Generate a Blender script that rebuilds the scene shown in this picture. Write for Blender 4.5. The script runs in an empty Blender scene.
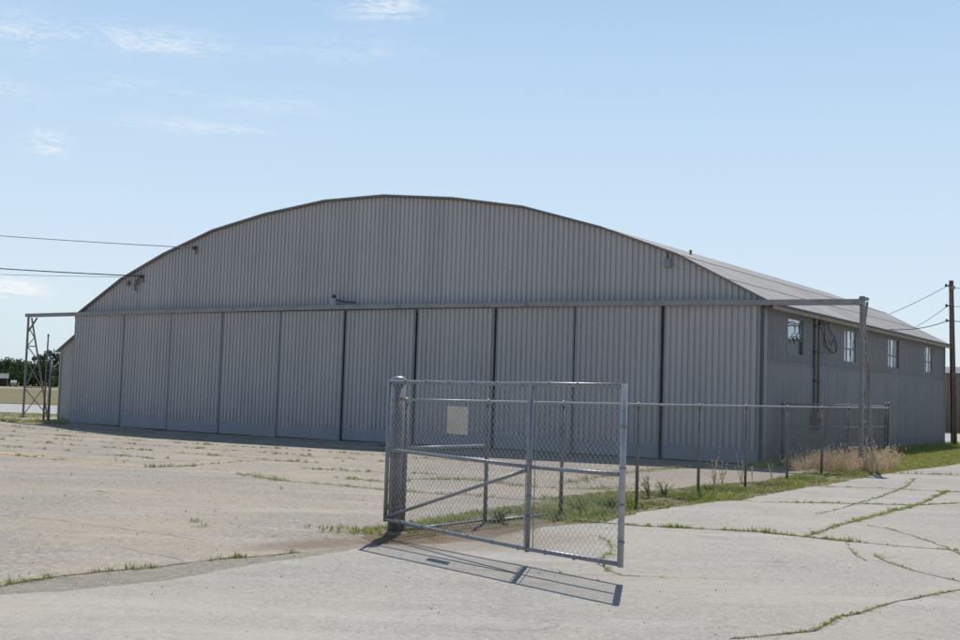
# Disused hangar with an open chain link gate. Units are metres; the camera stands at the origin, 1.8 m up.
CAM_F, CAM_PITCH, CAM_ROLL = 1133.78, 0.06186, 0.03160
HX, HY, HTH, HW, HL = -17.033, 48.444, 0.59396, 30.09, 23.01      # hall corner, heading, width, length
HHS = [8.44, 8.14, 7.67, 6.86, 5.92, 4.59]
HXS = [1.37, 4.33, 7.11, 9.91, 12.46]
# ground lines surveyed in metres
LINES = {
    'joint_main': [(0.94, 16.27), (1.62, 15.97), (2.28, 15.68), (3.08, 15.55), (3.82, 15.41), (4.86, 14.65)],
    'joint_main2': [(4.86, 14.65), (5.4, 14.32), (6.0, 14.1)],
    'joint_a': [(4.58, 20.07), (4.96, 19.84), (6.25, 20.07), (7.84, 20.22), (8.89, 20.91)],
    'joint_b': [(7.08, 23.89), (8.49, 23.92), (10.0, 23.52)],
    'joint_c': [(10.51, 29.04), (10.97, 29.24), (12.39, 29.16)],
    'joint_diag': [(9.82, 23.69), (7.84, 20.22), (5.23, 16.45), (4.37, 15.03)],
    'crack_a': [(5.42, 18.08), (5.95, 18.83), (6.57, 19.83), (7.69, 21.67), (9.21, 24.42), (10.58, 27.44)],
    'crack_b': [(5.7, 16.57), (5.89, 16.39), (5.94, 15.94), (5.96, 15.11), (5.95, 14.44), (5.84, 13.72)],
    'crack_c': [(4.75, 13.49), (4.67, 13.08), (4.74, 12.31), (4.87, 11.88), (4.96, 11.65)],
    'crack_d': [(5.15, 11.51), (4.71, 11.1), (4.07, 10.57), (3.7, 10.21), (3.44, 9.9), (3.05, 9.54), (2.84, 9.19), (2.66, 8.94), (2.22, 8.68), (1.93, 8.55)],
    'crack_e': [(4.73, 14.43), (4.58, 13.87), (4.48, 13.35), (4.45, 12.96)],
    'crack_gate': [(1.64, 14.36), (1.64, 13.72), (1.64, 13.29), (1.49, 12.71), (1.39, 12.46), (1.34, 12.03), (1.39, 11.65), (1.49, 11.36), (1.66, 11.33)],
    'faint_road': [(-0.32, 11.5), (0.47, 11.34), (1.26, 11.32), (1.66, 11.33), (2.29, 11.33), (2.83, 11.26)],
    'curb': [(-4.3, 9.31), (-4.01, 9.78), (-3.75, 10.3), (-3.39, 10.7), (-2.95, 11.09), (-2.59, 11.62), (-2.14, 11.93), (-1.85, 12.28)],
    'lip': [(-4.11, 8.92), (-3.83, 9.35), (-3.43, 9.6), (-3.01, 9.97), (-2.74, 10.27), (-2.52, 10.64), (-2.19, 11.31), (-1.77, 11.8), (-1.39, 12.46), (-1.05, 13.01)],
    'row_a': [(-4.64, 22.56), (-3.57, 21.25), (-2.54, 20.75), (-1.57, 20.06), (-0.59, 19.63), (0.01, 19.47), (0.76, 19.01), (2.2, 20.02)],
    'row_b': [(-8.27, 24.49), (-8.37, 26.27), (-6.73, 23.63), (-6.35, 24.77), (-5.66, 25.8)],
    'row_b2': [(-6.82, 23.58), (-6.33, 24.13), (-5.6, 25.83), (-5.14, 27.19), (-3.72, 26.77)],
    'row_c': [(-2.53, 22.4), (-1.71, 21.75), (-1.25, 22.66), (-0.1, 23.13), (1.09, 21.67), (2.18, 21.63), (3.22, 22.23)],
    'row_d': [(-3.79, 24.68), (-1.92, 24.3), (-0.75, 24.23)],
    'row_e': [(1.7, 22.83), (2.06, 23.47), (3.1, 25.87), (4.62, 28.56), (5.89, 29.91)],
    'crack_l1': [(-6.06, 14.66), (-5.18, 14.34), (-4.39, 13.83), (-3.59, 13.36), (-3.09, 12.96)],
    'crack_l2': [(-5.08, 17.91), (-3.59, 14.67), (-3.39, 14.19), (-3.14, 13.57)],
    'crack_l3': [(-3.76, 12.23), (-3.21, 11.77), (-2.86, 11.43)],
    'strip_lo': [(-1.54, 12.35), (-1.14, 12.75), (-0.82, 12.98), (-0.38, 13.25), (0.08, 13.62), (0.6, 14.81), (1.16, 15.38), (1.75, 15.88), (2.22, 16.75), (2.55, 17.53), (3.57, 18.9), (4.29, 19.8), (4.71, 20.12), (5.07, 20.79), (6.08, 22.37), (7.08, 23.89), (7.66, 24.61), (9.05, 26.83), (10.51, 29.04)],
    'strip_hi': [(-1.66, 13.29), (-1.35, 13.64), (-1.13, 14.68), (-0.72, 15.45), (-0.06, 16.77), (0.72, 18.02), (1.48, 19.78), (2.29, 20.83), (3.09, 21.31), (3.76, 21.98), (4.53, 22.94), (5.36, 23.99), (6.2, 24.84), (7.48, 27.1), (9.01, 29.82), (10.55, 32.12), (12.34, 34.8)],
    'stalks': [(4.94, 23.58), (5.01, 23.12), (5.62, 24.09), (6.01, 24.76), (4.72, 22.32), (6.65, 25.57)],
}
SUN_STR = 4.0
SKY_STR = .11
SKY_DUST, SKY_OZ = .6, 1.5
SKY_BACK = .55
SKY_TINT = (1.0, 1.0, 1.0)
# colour of the clear sky by height (sine of elevation), as radiance
SKY_GRAD = [(0., (.65, .79, .86)), (.06, (.69, .82, .91)), (.12, (.65, .79, .93)), (.2, (.58, .75, .92)), (.30, (.47, .67, .90)), (.5, (.22, .38, .66)), (1., (.10, .20, .44))]
CLOUD_COL = (8.2, 8.5, 8.7)
CLOUDS = [(-.279, .919, .279, .06, .010, .75), (-.373, .887, .272, .035, .014, .6), (-.089, .943, .322, .035, .012, .9), (-.359, .914, .19, .016, .010, .95),
          (-.242, .947, .214, .06, .006, .5), (-.39, .92, .070, .028, .008, 2.2), (-.185, .954, .237, .05, .008, .35), (-.288, .927, .241, .05, .007, .35), (-.12, .95, .285, .06, .010, .3), (-.40, .9, .23, .04, .008, .4)]
import bpy, bmesh, math, random
from mathutils import Vector, Matrix
from mathutils.geometry import tessellate_polygon
R = math.radians
rnd = random.Random(7)
for c in list(bpy.data.collections): pass
COL = bpy.context.scene.collection
SC = bpy.context.scene

# ------------------------------------------------------------------ materials
class NT:
    def __init__(s, name):
        s.m = bpy.data.materials.new(name); s.m.use_nodes = True
        s.n = s.m.node_tree.nodes; s.l = s.m.node_tree.links; s.n.clear()
        s.out = s.n.new('ShaderNodeOutputMaterial')
        s.b = s.n.new('ShaderNodeBsdfPrincipled'); s.l.new(s.b.outputs[0], s.out.inputs[0])
        s.tc = s.n.new('ShaderNodeTexCoord')
    def mapping(s, scale=(1, 1, 1), rot=(0, 0, 0), kind='Object', loc=(0, 0, 0)):
        m = s.n.new('ShaderNodeMapping'); m.inputs['Scale'].default_value = scale
        m.inputs['Rotation'].default_value = rot; m.inputs['Location'].default_value = loc
        s.l.new(s.tc.outputs[kind], m.inputs[0]); return m.outputs[0]
    def noise(s, scale, detail=4, rough=.55, vec=None, dist=0):
        n = s.n.new('ShaderNodeTexNoise'); n.inputs['Scale'].default_value = scale
        n.inputs['Detail'].default_value = detail; n.inputs['Roughness'].default_value = rough
        n.inputs['Distortion'].default_value = dist
        s.l.new(vec if vec is not None else s.tc.outputs['Object'], n.inputs['Vector']); return n.outputs['Fac']
    def voronoi(s, scale, feature='F1', vec=None, out='Distance'):
        n = s.n.new('ShaderNodeTexVoronoi'); n.feature = feature; n.inputs['Scale'].default_value = scale
        s.l.new(vec if vec is not None else s.tc.outputs['Object'], n.inputs['Vector']); return n.outputs[out]
    def ramp(s, fac, stops):
        r = s.n.new('ShaderNodeValToRGB'); e = r.color_ramp.elements
        while len(e) < len(stops): e.new(.5)
        for q, (p, c) in zip(e, stops):
            q.position = p; q.color = (c, c, c, 1) if not isinstance(c, tuple) else (*c, 1)
        s.l.new(fac, r.inputs[0]); return r.outputs[0]
    def mix(s, fac, a, b, mode='MIX'):
        m = s.n.new('ShaderNodeMix'); m.data_type = 'RGBA'; m.blend_type = mode
        for i, v in ((0, fac), (6, a), (7, b)):
            if hasattr(v, 'links'): s.l.new(v, m.inputs[i])
            elif isinstance(v, tuple): m.inputs[i].default_value = (*v, 1)
            else: m.inputs[i].default_value = v
        return m.outputs[2]
    def math(s, op, a, b=0.0):
        m = s.n.new('ShaderNodeMath'); m.operation = op
        for i, v in enumerate((a, b)):
            if hasattr(v, 'links'): s.l.new(v, m.inputs[i])
            else: m.inputs[i].default_value = v
        return m.outputs[0]
    def color(s, c):
        if hasattr(c, 'links'): s.l.new(c, s.b.inputs['Base Color'])
        else: s.b.inputs['Base Color'].default_value = (*c, 1)
    def bump(s, h, strength=.3, dist=.02):
        b = s.n.new('ShaderNodeBump'); b.inputs['Strength'].default_value = strength
        b.inputs['Distance'].default_value = dist; s.l.new(h, b.inputs['Height'])
        s.l.new(b.outputs[0], s.b.inputs['Normal'])
    def set(s, **k):
        for a, v in k.items(): s.b.inputs[a.replace('_', ' ')].default_value = v
        return s

def mat_pavement(name, a, b, streak=True, crackamt=.35, pink=None, k=1., mot=1.):
    t = NT(name); t.set(Roughness=.92)
    big = t.noise(.13, 4, .6); mid = t.noise(.9, 5, .62); fine = t.noise(38, 3, .75)
    c = t.mix(t.ramp(big, [(.36, 0.), (.64, 1.)]), a, b)
    c = t.mix(t.ramp(mid, [(.33, .0), (.7, .5)]), c, tuple(v * .8 for v in a))
    # mottling a hand across, then aggregate speckle
    c = t.mix(t.ramp(t.noise(3.2, 5, .7, t.mapping(loc=(17, 5, 0))), [(.36, min(.9, .36 * mot)), (.6, 0.)]), c, tuple(v * .55 for v in a))
    c = t.mix(t.ramp(t.noise(11, 4, .75, t.mapping(loc=(1, 25, 0))), [(.38, .5 * mot), (.55, 0.)]), c, tuple(v * .5 for v in a))
    c = t.mix(t.ramp(t.noise(13, 4, .75, t.mapping(loc=(11, 2, 0))), [(.5, 0.), (.68, .5 * mot)]), c, tuple(min(1, v * 1.55) for v in a))
    sp = t.voronoi(62, vec=t.mapping((1, 1, 1)))
    c = t.mix(t.ramp(sp, [(.0, .65), (.30, .0)]), c, (.09, .085, .08))
    sp2 = t.voronoi(41, vec=t.mapping((1, 1, 1), loc=(3, 7, 1)))
    c = t.mix(t.ramp(sp2, [(.0, .7), (.28, .0)]), c, tuple(v * k for v in (.66, .64, .60)))
    c = t.mix(t.ramp(fine, [(.34, .6), (.52, 0.)]), c, (.14, .13, .115))
    if streak:
        st = t.noise(1.0, 5, .6, t.mapping((.22, 1.5, 1), rot=(0, 0, R(4))))
        c = t.mix(t.ramp(st, [(.52, 0.), (.74, .38)]), c, tuple(v * k for v in (.56, .55, .52)))
        st2 = t.noise(1.0, 5, .65, t.mapping((.3, 2.6, 1), rot=(0, 0, R(-6)), loc=(9, 4, 0)))
        c = t.mix(t.ramp(st2, [(.56, 0.), (.78, .3)]), c, (.15, .145, .14))
    # stains
    sn = t.noise(.55, 6, .7, t.mapping(loc=(31, 12, 0)))
    c = t.mix(t.ramp(sn, [(.55, 0.), (.78, .42)]), c, (.17, .15, .13))
    if pink:
        pn = t.noise(.32, 4, .6, t.mapping(loc=(5, 40, 0)))
        c = t.mix(t.ramp(pn, [(.42, 0.), (.7, .6)]), c, pink)
    # hairline cracks
    wv = t.n.new('ShaderNodeVectorMath'); wv.operation = 'ADD'
    nz = t.n.new('ShaderNodeTexNoise'); nz.inputs['Scale'].default_value = 1.4; nz.inputs['Detail'].default_value = 5
    t.l.new(t.tc.outputs['Object'], nz.inputs['Vector'])
    sc_ = t.n.new('ShaderNodeVectorMath'); sc_.operation = 'SCALE'; sc_.inputs['Scale'].default_value = 1.1
    t.l.new(nz.outputs['Color'], sc_.inputs[0]); t.l.new(t.tc.outputs['Object'], wv.inputs[0]); t.l.new(sc_.outputs[0], wv.inputs[1])
    ve = t.voronoi(.34, 'DISTANCE_TO_EDGE', wv.outputs[0])
    msk = t.ramp(t.noise(.4, 2, .5, t.mapping(loc=(2, 2, 0))), [(.45, 0.), (.6, crackamt)])
    cr = t.math('MULTIPLY', t.ramp(ve, [(0.0, 1.), (.006, .0)]), msk)
    c = t.mix(cr, c, (.06, .05, .04))
    gv = t.voronoi(7.5, vec=t.mapping(loc=(9, 1, 0)))
    c = t.mix(t.ramp(gv, [(.0, .55 * mot), (.13, .0)]), c, (.16, .145, .12))
    t.color(c); t.bump(t.mix(.5, fine, sp), .35, .012)
    return t.m

def mat_grass_ground(name, a, b, c2=None, sc=.35):
    t = NT(name); t.set(Roughness=1.0)
    c = t.mix(t.ramp(t.noise(sc, 6, .65), [(.35, 0.), (.65, 1.)]), a, b)
    c = t.mix(t.ramp(t.noise(18, 4, .7), [(.35, .5), (.6, 0.)]), c, tuple(v * .45 for v in a))
    if c2: c = t.mix(t.ramp(t.noise(sc * 1.9, 5, .6, t.mapping(loc=(8, 3, 0))), [(.48, 0.), (.66, .85)]), c, c2)
    t.color(c); t.bump(t.noise(30, 3, .7), .6, .03); return t.m

def mat_var(name, a, b, scale=3, rough=.9, metal=0., spec=None, bump=None, c3=None):
    t = NT(name); t.set(Roughness=rough, Metallic=metal)
    c = t.mix(t.ramp(t.noise(scale, 5, .62), [(.32, 0.), (.68, 1.)]), a, b)
    if c3: c = t.mix(t.ramp(t.noise(scale * 2.7, 5, .65, t.mapping(loc=(4, 9, 2))), [(.56, 0.), (.72, .9)]), c, c3)
    t.color(c)
    if bump: t.bump(t.noise(scale * 8, 3, .6), bump, .01)
    return t.m

def mat_siding(name, a, b, grime=(.07, .07, .07), low=.45):
    t = NT(name); t.set(Roughness=.62)
    c = t.mix(t.ramp(t.noise(.22, 5, .6), [(.35, 0.), (.65, 1.)]), a, b)
    # vertical weather streaks
    st = t.noise(1.0, 4, .6, t.mapping((3.2, 3.2, .22)))
    c = t.mix(t.ramp(st, [(.5, 0.), (.8, .16)]), c, grime)
    st2 = t.noise(1.0, 3, .6, t.mapping((6, 6, .12), loc=(3, 3, 3)))
    c = t.mix(t.ramp(st2, [(.55, 0.), (.82, .12)]), c, tuple(min(1, v * 1.5) for v in b))
    c = t.mix(t.ramp(t.noise(9, 5, .7), [(.6, 0.), (.8, .22)]), c, (.16, .12, .09))
    # sheet to sheet tint
    sep = t.n.new('ShaderNodeSeparateXYZ'); t.l.new(t.tc.outputs['Object'], sep.inputs[0])
    ax = t.math('ADD', sep.outputs[0], sep.outputs[1])
    fl = t.math('FLOOR', t.math('MULTIPLY', ax, 1.05))
    wn = t.n.new('ShaderNodeTexWhiteNoise'); wn.noise_dimensions = '1D'; t.l.new(fl, wn.inputs['W'])
    c = t.mix(t.math('MULTIPLY', wn.outputs[0], .09), c, (.10, .105, .12))
    rs = t.math('MULTIPLY', t.ramp(t.noise(1.0, 5, .7, t.mapping((2.2, 2.2, .35), loc=(13, 5, 9))), [(.62, 0.), (.72, .55)]), t.ramp(t.noise(14, 4, .7), [(.45, 0.), (.6, 1.)]))
    c = t.mix(rs, c, (.17, .115, .08))
    gr_ = t.n.new('ShaderNodeMapRange'); t.l.new(sep.outputs[2], gr_.inputs[0]); gr_.inputs[1].default_value = .9; gr_.inputs[2].default_value = 0.; gr_.inputs[3].default_value = 0.; gr_.inputs[4].default_value = low
    c = t.mix(t.math('MULTIPLY', gr_.outputs[0], t.ramp(t.noise(2.5, 5, .7), [(.4, 0.), (.65, 1.)])), c, (.13, .12, .10))
    t.color(c); t.bump(t.noise(1.0, 3, .6, t.mapping((5, 5, 1.2))), .12, .03)
    return t.m

M = {}
M['apron'] = mat_pavement('apron_surface', (0.413, 0.361, 0.291), (0.309, 0.276, 0.227), streak=True, crackamt=.6, pink=(0.435, 0.350, 0.249), k=.92, mot=1.25)
M['gutter'] = mat_pavement('gutter_surface', (0.286, 0.255, 0.200), (0.350, 0.312, 0.246), streak=False, crackamt=.3)
M['pave'] = mat_pavement('pavement_surface', (0.440, 0.410, 0.351), (0.370, 0.347, 0.300), streak=True, crackamt=.35, pink=(0.452, 0.389, 0.316), k=.97, mot=.5)
M['taxi'] = mat_pavement('taxiway_surface', (.50, .49, .47), (.45, .44, .42), streak=False, crackamt=.1)
M['ground'] = mat_grass_ground('grass_ground', (.16, .17, .045), (.22, .21, .07), (.27, .23, .11))
M['field'] = mat_grass_ground('dry_field', (0.234, 0.183, 0.092), (0.195, 0.170, 0.080), (0.133, 0.153, 0.048), sc=.05)
M['verge'] = mat_var('verge_soil', (.22, .165, .10), (.14, .15, .05), 1.3, 1., c3=(.30, .25, .16), bump=.8)
M['dirt'] = mat_var('bare_dirt', (.24, .17, .12), (.33, .25, .18), 1.6, 1., c3=(.15, .11, .07), bump=.8)
M['crack'] = mat_var('crack_soil', (.07, .06, .04), (.13, .115, .06), 5, 1.)
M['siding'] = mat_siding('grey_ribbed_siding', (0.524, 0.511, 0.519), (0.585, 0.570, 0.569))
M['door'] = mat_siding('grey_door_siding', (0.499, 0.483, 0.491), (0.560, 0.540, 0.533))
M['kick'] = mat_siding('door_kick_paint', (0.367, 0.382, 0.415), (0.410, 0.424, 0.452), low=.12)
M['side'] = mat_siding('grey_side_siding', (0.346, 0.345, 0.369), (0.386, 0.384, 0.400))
M['trim'] = mat_var('corner_trim_paint', (0.331, 0.345, 0.363), (0.277, 0.291, 0.309), 2, .6)
M['flash'] = mat_var('girt_paint', (0.170, 0.174, 0.187), (0.212, 0.217, 0.230), 2, .6)
M['rail'] = mat_var('track_paint', (.38, .37, .37), (.30, .30, .305), 1.5, .6, c3=(.22, .17, .13))
M['fascia'] = mat_var('eave_board', (.42, .38, .30), (.28, .24, .18), 2.5, .8, c3=(.10, .09, .08))
M['dark'] = mat_var('dark_metal', (.05, .05, .055), (.09, .085, .085), 6, .6)
M['edge'] = mat_var('roof_edge_metal', (0.182, 0.191, 0.209), (0.262, 0.230, 0.194), 3, .7)
M['steel'] = mat_var('painted_steel', (0.302, 0.286, 0.280), (0.213, 0.207, 0.207), 3, .6, c3=(0.246, 0.168, 0.123))
M['rust'] = mat_var('faded_red_steel', (.20, .13, .13), (.26, .22, .22), 4, .7)
M['galv'] = mat_var('galvanised_pipe', (0.330, 0.340, 0.360), (0.250, 0.260, 0.275), 9, .42, metal=.35, c3=(0.200, 0.190, 0.180))
M['galvlight'] = mat_var('lighter_galvanised_pipe', (0.462, 0.473, 0.495), (0.374, 0.385, 0.402), 9, .42, metal=.35)  # lighter grey for the gate's end upright
M['galvd'] = mat_var('weathered_galvanised', (0.253, 0.252, 0.253), (0.172, 0.168, 0.171), 11, .6, metal=.3, c3=(0.345, 0.336, 0.330), bump=.3)
M['wire'] = mat_var('galvanised_wire', (.50, .50, .50), (.38, .38, .385), 12, .5, metal=.3)
M['fencewire'] = mat_var('dull_wire', (.17, .17, .17), (.11, .11, .11), 12, .7)
M['strip'] = mat_var('brown_strip', (.17, .14, .125), (.10, .085, .08), 3, .9)
M['sign'] = mat_var('weathered_sign', (.72, .70, .64), (.62, .56, .42), 5, .7, c3=(.55, .40, .24))
M['pole'] = mat_var('creosoted_wood', (.13, .075, .055), (.20, .14, .11), 5, .9, bump=.5)
M['cable'] = mat_var('black_cable', (.03, .03, .03), (.05, .05, .05), 5, .6)
M['linegrey'] = mat_var('aged_line', (0.280, 0.280, 0.315), (0.400, 0.400, 0.420), 5, .6)
M['annex'] = mat_siding('annex_board', (0.454, 0.448, 0.454), (0.497, 0.486, 0.486))
M['tan'] = mat_siding('tan_siding', (.26, .225, .18), (.30, .26, .21))
M['maroon'] = mat_var('dark_red_boards', (0.042, 0.024, 0.024), (0.060, 0.040, 0.036), .8, .8)
M['greyroof'] = mat_var('old_grey_roof', (0.140, 0.140, 0.147), (0.210, 0.203, 0.203), .8, .8)
M['whitecar'] = mat_var('pale_car_paint', (0.434, 0.392, 0.364), (0.462, 0.420, 0.392), 2, .4)
M['rubber'] = mat_var('rubber', (.03, .03, .03), (.04, .04, .04), 4, .8)
M['bark'] = mat_var('bark', (.10, .08, .06), (.15, .12, .09), 3, .9)
M['lamp'] = mat_var('lamp_housing', (.45, .50, .56), (.35, .38, .42), 6, .5)
M['stone'] = mat_var('small_stones', (.10, .09, .08), (.36, .33, .30), 2, .9)

def mat_leaf(name, cols, scale=6, tr=.25):
    t = NT(name); t.set(Roughness=.75)
    c = t.ramp(t.noise(scale, 3, .7), [(.25 + .5 * i / (len(cols) - 1), k) for i, k in enumerate(cols)])
    t.color(c)
    tl = t.n.new('ShaderNodeBsdfTranslucent'); t.l.new(c, tl.inputs[0])
    mx = t.n.new('ShaderNodeMixShader'); mx.inputs[0].default_value = tr
    t.l.new(t.b.outputs[0], mx.inputs[1]); t.l.new(tl.outputs[0], mx.inputs[2]); t.l.new(mx.outputs[0], t.out.inputs[0])
    return t.m
M['weed'] = mat_leaf('weed_green', [(0.130, 0.187, 0.031), (0.283, 0.362, 0.071), (0.473, 0.474, 0.153), (0.544, 0.474, 0.203)], 4)
M['weedmix'] = mat_leaf('weed_mixed', [(0.162, 0.200, 0.048), (0.285, 0.336, 0.085), (0.380, 0.389, 0.142), (0.399, 0.347, 0.171)], 2.2)
M['weeddry'] = mat_leaf('weed_dry', [(.30, .26, .12), (.20, .21, .07), (.36, .29, .16)], 5)
M['lawn'] = mat_leaf('lawn_blades', [(0.260, 0.300, 0.060), (0.390, 0.413, 0.108), (0.546, 0.463, 0.204)], 1.2)
M['drybush'] = mat_leaf('dry_stems', [(0.518, 0.354, 0.231), (0.778, 0.623, 0.448), (0.311, 0.212, 0.136)], 9)
M['leaf0'] = mat_leaf('leaf_dark', [(.03, .06, .028), (.055, .095, .035), (.09, .13, .05)], .9)
M['leaf1'] = mat_leaf('leaf_mid', [(.05, .095, .035), (.085, .135, .045), (.13, .18, .065)], .9)
M['leaf2'] = mat_leaf('leaf_plant', [(.06, .11, .03), (.11, .17, .05), (.16, .20, .06)], 12)

# roof sheet: ribs run down the slope, lap seams run along the hall
t = NT('old_roof_sheet'); t.set(Roughness=.7)
c = t.mix(t.ramp(t.noise(.5, 5, .65), [(.35, 0.), (.65, 1.)]), (.37, .355, .33), (.31, .30, .285))
wv = t.n.new('ShaderNodeTexWave'); wv.bands_direction = 'Y'; wv.inputs['Scale'].default_value = .75; wv.inputs['Distortion'].default_value = 0
t.l.new(t.tc.outputs['Object'], wv.inputs[0])
c = t.mix(t.ramp(wv.outputs[1], [(.0, .35), (.25, 0.)]), c, (.16, .15, .14))
st = t.noise(1.0, 5, .65, t.mapping((.25, 2.2, .25)))
c = t.mix(t.ramp(st, [(.45, 0.), (.7, .65)]), c, (.15, .135, .12))
st = t.noise(1.0, 5, .65, t.mapping((.3, 3.3, .3), loc=(7, 2, 1)))
c = t.mix(t.ramp(st, [(.55, 0.), (.8, .5)]), c, (.42, .41, .385))
t.color(c); t.bump(wv.outputs[1], .5, .03); M['roof'] = t.m
t = NT('roof_lap_dark'); t.set(Roughness=.8); t.color((.22, .205, .185)); M['lap'] = t.m

def mat_glass(name, dusty, gl=.45, patch=None):
    t = NT(name); t.set(Roughness=.55)
    c = t.mix(t.ramp(t.noise(5, 4, .6), [(.3, 0.), (.7, 1.)]), dusty, tuple(v * .8 for v in dusty))
    if patch: c = t.mix(t.ramp(t.noise(1.6, 2, .5), [(.47, 0.), (.53, 1.)]), c, patch)
    t.color(c)
    g = t.n.new('ShaderNodeBsdfGlossy'); g.inputs['Roughness'].default_value = .06; g.inputs[0].default_value = (.9, .93, 1, 1)
    mx = t.n.new('ShaderNodeMixShader'); mx.inputs[0].default_value = gl
    t.l.new(t.b.outputs[0], mx.inputs[1]); t.l.new(g.outputs[0], mx.inputs[2]); t.l.new(mx.outputs[0], t.out.inputs[0])
    return t.m
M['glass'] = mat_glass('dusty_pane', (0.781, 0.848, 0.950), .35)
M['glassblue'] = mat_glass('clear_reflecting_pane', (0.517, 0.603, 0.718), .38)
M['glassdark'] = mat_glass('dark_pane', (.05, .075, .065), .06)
M['glasswhite'] = mat_glass('daylight_white_pane', (.85, .87, .88), .25)
M['winframe'] = mat_var('window_paint', (0.225, 0.232, 0.247), (0.180, 0.188, 0.203), 5, .6)

# worn yellow paint
t = NT('worn_yellow_paint'); t.set(Roughness=.85); t.color(t.mix(t.noise(5, 4), (.75, .47, .12), (.62, .42, .16)))
tr = t.n.new('ShaderNodeBsdfTransparent'); mx = t.n.new('ShaderNodeMixShader')
t.l.new(t.ramp(t.noise(6, 6, .75), [(.36, .15), (.52, .95)]), mx.inputs[0])
t.l.new(tr.outputs[0], mx.inputs[1]); t.l.new(t.b.outputs[0], mx.inputs[2]); t.l.new(mx.outputs[0], t.out.inputs[0]); M['yellow'] = t.m

# ------------------------------------------------------------------ builders
class MB:
    def __init__(s): s.v = []; s.f = []; s.mi = []
    def quad(s, *p, m=0):
        k = len(s.v); s.v += [tuple(q) for q in p]; s.f.append(tuple(range(k, k + len(p)))); s.mi.append(m)
    def box(s, a, b, m=0):
        x0, y0, z0 = a; x1, y1, z1 = b; k = len(s.v)
        s.v += [(x0, y0, z0), (x1, y0, z0), (x1, y1, z0), (x0, y1, z0), (x0, y0, z1), (x1, y0, z1), (x1, y1, z1), (x0, y1, z1)]
        for f in ((3, 2, 1, 0), (4, 5, 6, 7), (0, 1, 5, 4), (1, 2, 6, 5), (2, 3, 7, 6), (3, 0, 4, 7)):
            s.f.append(tuple(k + i for i in f)); s.mi.append(m)
    def tube(s, pts, r, n=8, cap=True, m=0):
        pts = [Vector(p) for p in pts]; rs = r if isinstance(r, (list, tuple)) else [r] * len(pts)
        k0 = len(s.v)
        for i, p in enumerate(pts):
            d = (pts[min(i + 1, len(pts) - 1)] - pts[max(i - 1, 0)]).normalized()
            a = Vector((0, 0, 1)) if abs(d.z) < .9 else Vector((1, 0, 0))
            u = d.cross(a).normalized(); w = d.cross(u)
            for j in range(n):
                t_ = 2 * math.pi * j / n; s.v.append(tuple(p + (u * math.cos(t_) + w * math.sin(t_)) * rs[i]))
        for i in range(len(pts) - 1):
            for j in range(n):
                a = k0 + i * n + j; b = k0 + i * n + (j + 1) % n
                s.f.append((a, a + n, b + n, b)); s.mi.append(m)
        if cap:
            s.f.append(tuple(k0 + j for j in range(n))); s.mi.append(m)
            e = k0 + (len(pts) - 1) * n; s.f.append(tuple(e + j for j in reversed(range(n)))); s.mi.append(m)
    def bar(s, a, b, w, h, m=0):
        a = Vector(a); b = Vector(b); d = (b - a).normalized()
        up = Vector((0, 0, 1)) if abs(d.z) < .95 else Vector((1, 0, 0))
        u = d.cross(up).normalized() * w / 2; v = u.cross(d).normalized() * h / 2; k = len(s.v)
        for p in (a, b):
            for q in (-u - v, u - v, u + v, -u + v): s.v.append(tuple(p + q))
        for f in ((0, 1, 2, 3), (7, 6, 5, 4), (0, 4, 5, 1), (1, 5, 6, 2), (2, 6, 7, 3), (3, 7, 4, 0)):
            s.f.append(tuple(k + i for i in f)); s.mi.append(m)
    def poly(s, pts, z, m=0):
        k = len(s.v); s.v += [(p[0], p[1], z) for p in pts]
        for t_ in tessellate_polygon([[Vector((p[0], p[1], 0)) for p in pts]]):
            a, b, c = [pts[i] for i in t_]
            if (b[0] - a[0]) * (c[1] - a[1]) - (b[1] - a[1]) * (c[0] - a[0]) < 0: t_ = (t_[0], t_[2], t_[1])
            s.f.append(tuple(k + i for i in t_)); s.mi.append(m)
    def build(s, name, mats, parent=None, smooth=False):
        me = bpy.data.meshes.new(name); me.from_pydata(s.v, [], s.f)
        if not isinstance(mats, (list, tuple)): mats = [mats]
        for q in mats: me.materials.append(q)
        if len(mats) > 1: me.polygons.foreach_set('material_index', s.mi)
        if smooth: me.polygons.foreach_set('use_smooth', [True] * len(me.polygons))
        me.update(); o = bpy.data.objects.new(name, me); COL.objects.link(o)
        if parent is not None: o.parent = parent
        return o

def tag(o, label=None, cat=None, group=None, kind=None):
    if label: o['label'] = label
    if cat: o['category'] = cat
    if group: o['group'] = group
    if kind: o['kind'] = kind
    return o
def empty(name, loc, rz=0.):
    o = bpy.data.objects.new(name, None); COL.objects.link(o); o.location = loc; o.rotation_euler = (0, 0, rz)
    o.empty_display_size = .2; return o
def copy_thing(o, loc, rz, label):
    r = o.copy(); COL.objects.link(r); r.location = loc; r.rotation_euler = (0, 0, rz); r['label'] = label
    for ch in list(o.children):
        c_ = ch.copy(); COL.objects.link(c_); c_.parent = r
        for g in list(ch.children):
            d = g.copy(); COL.objects.link(d); d.parent = c_
    return r

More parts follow.
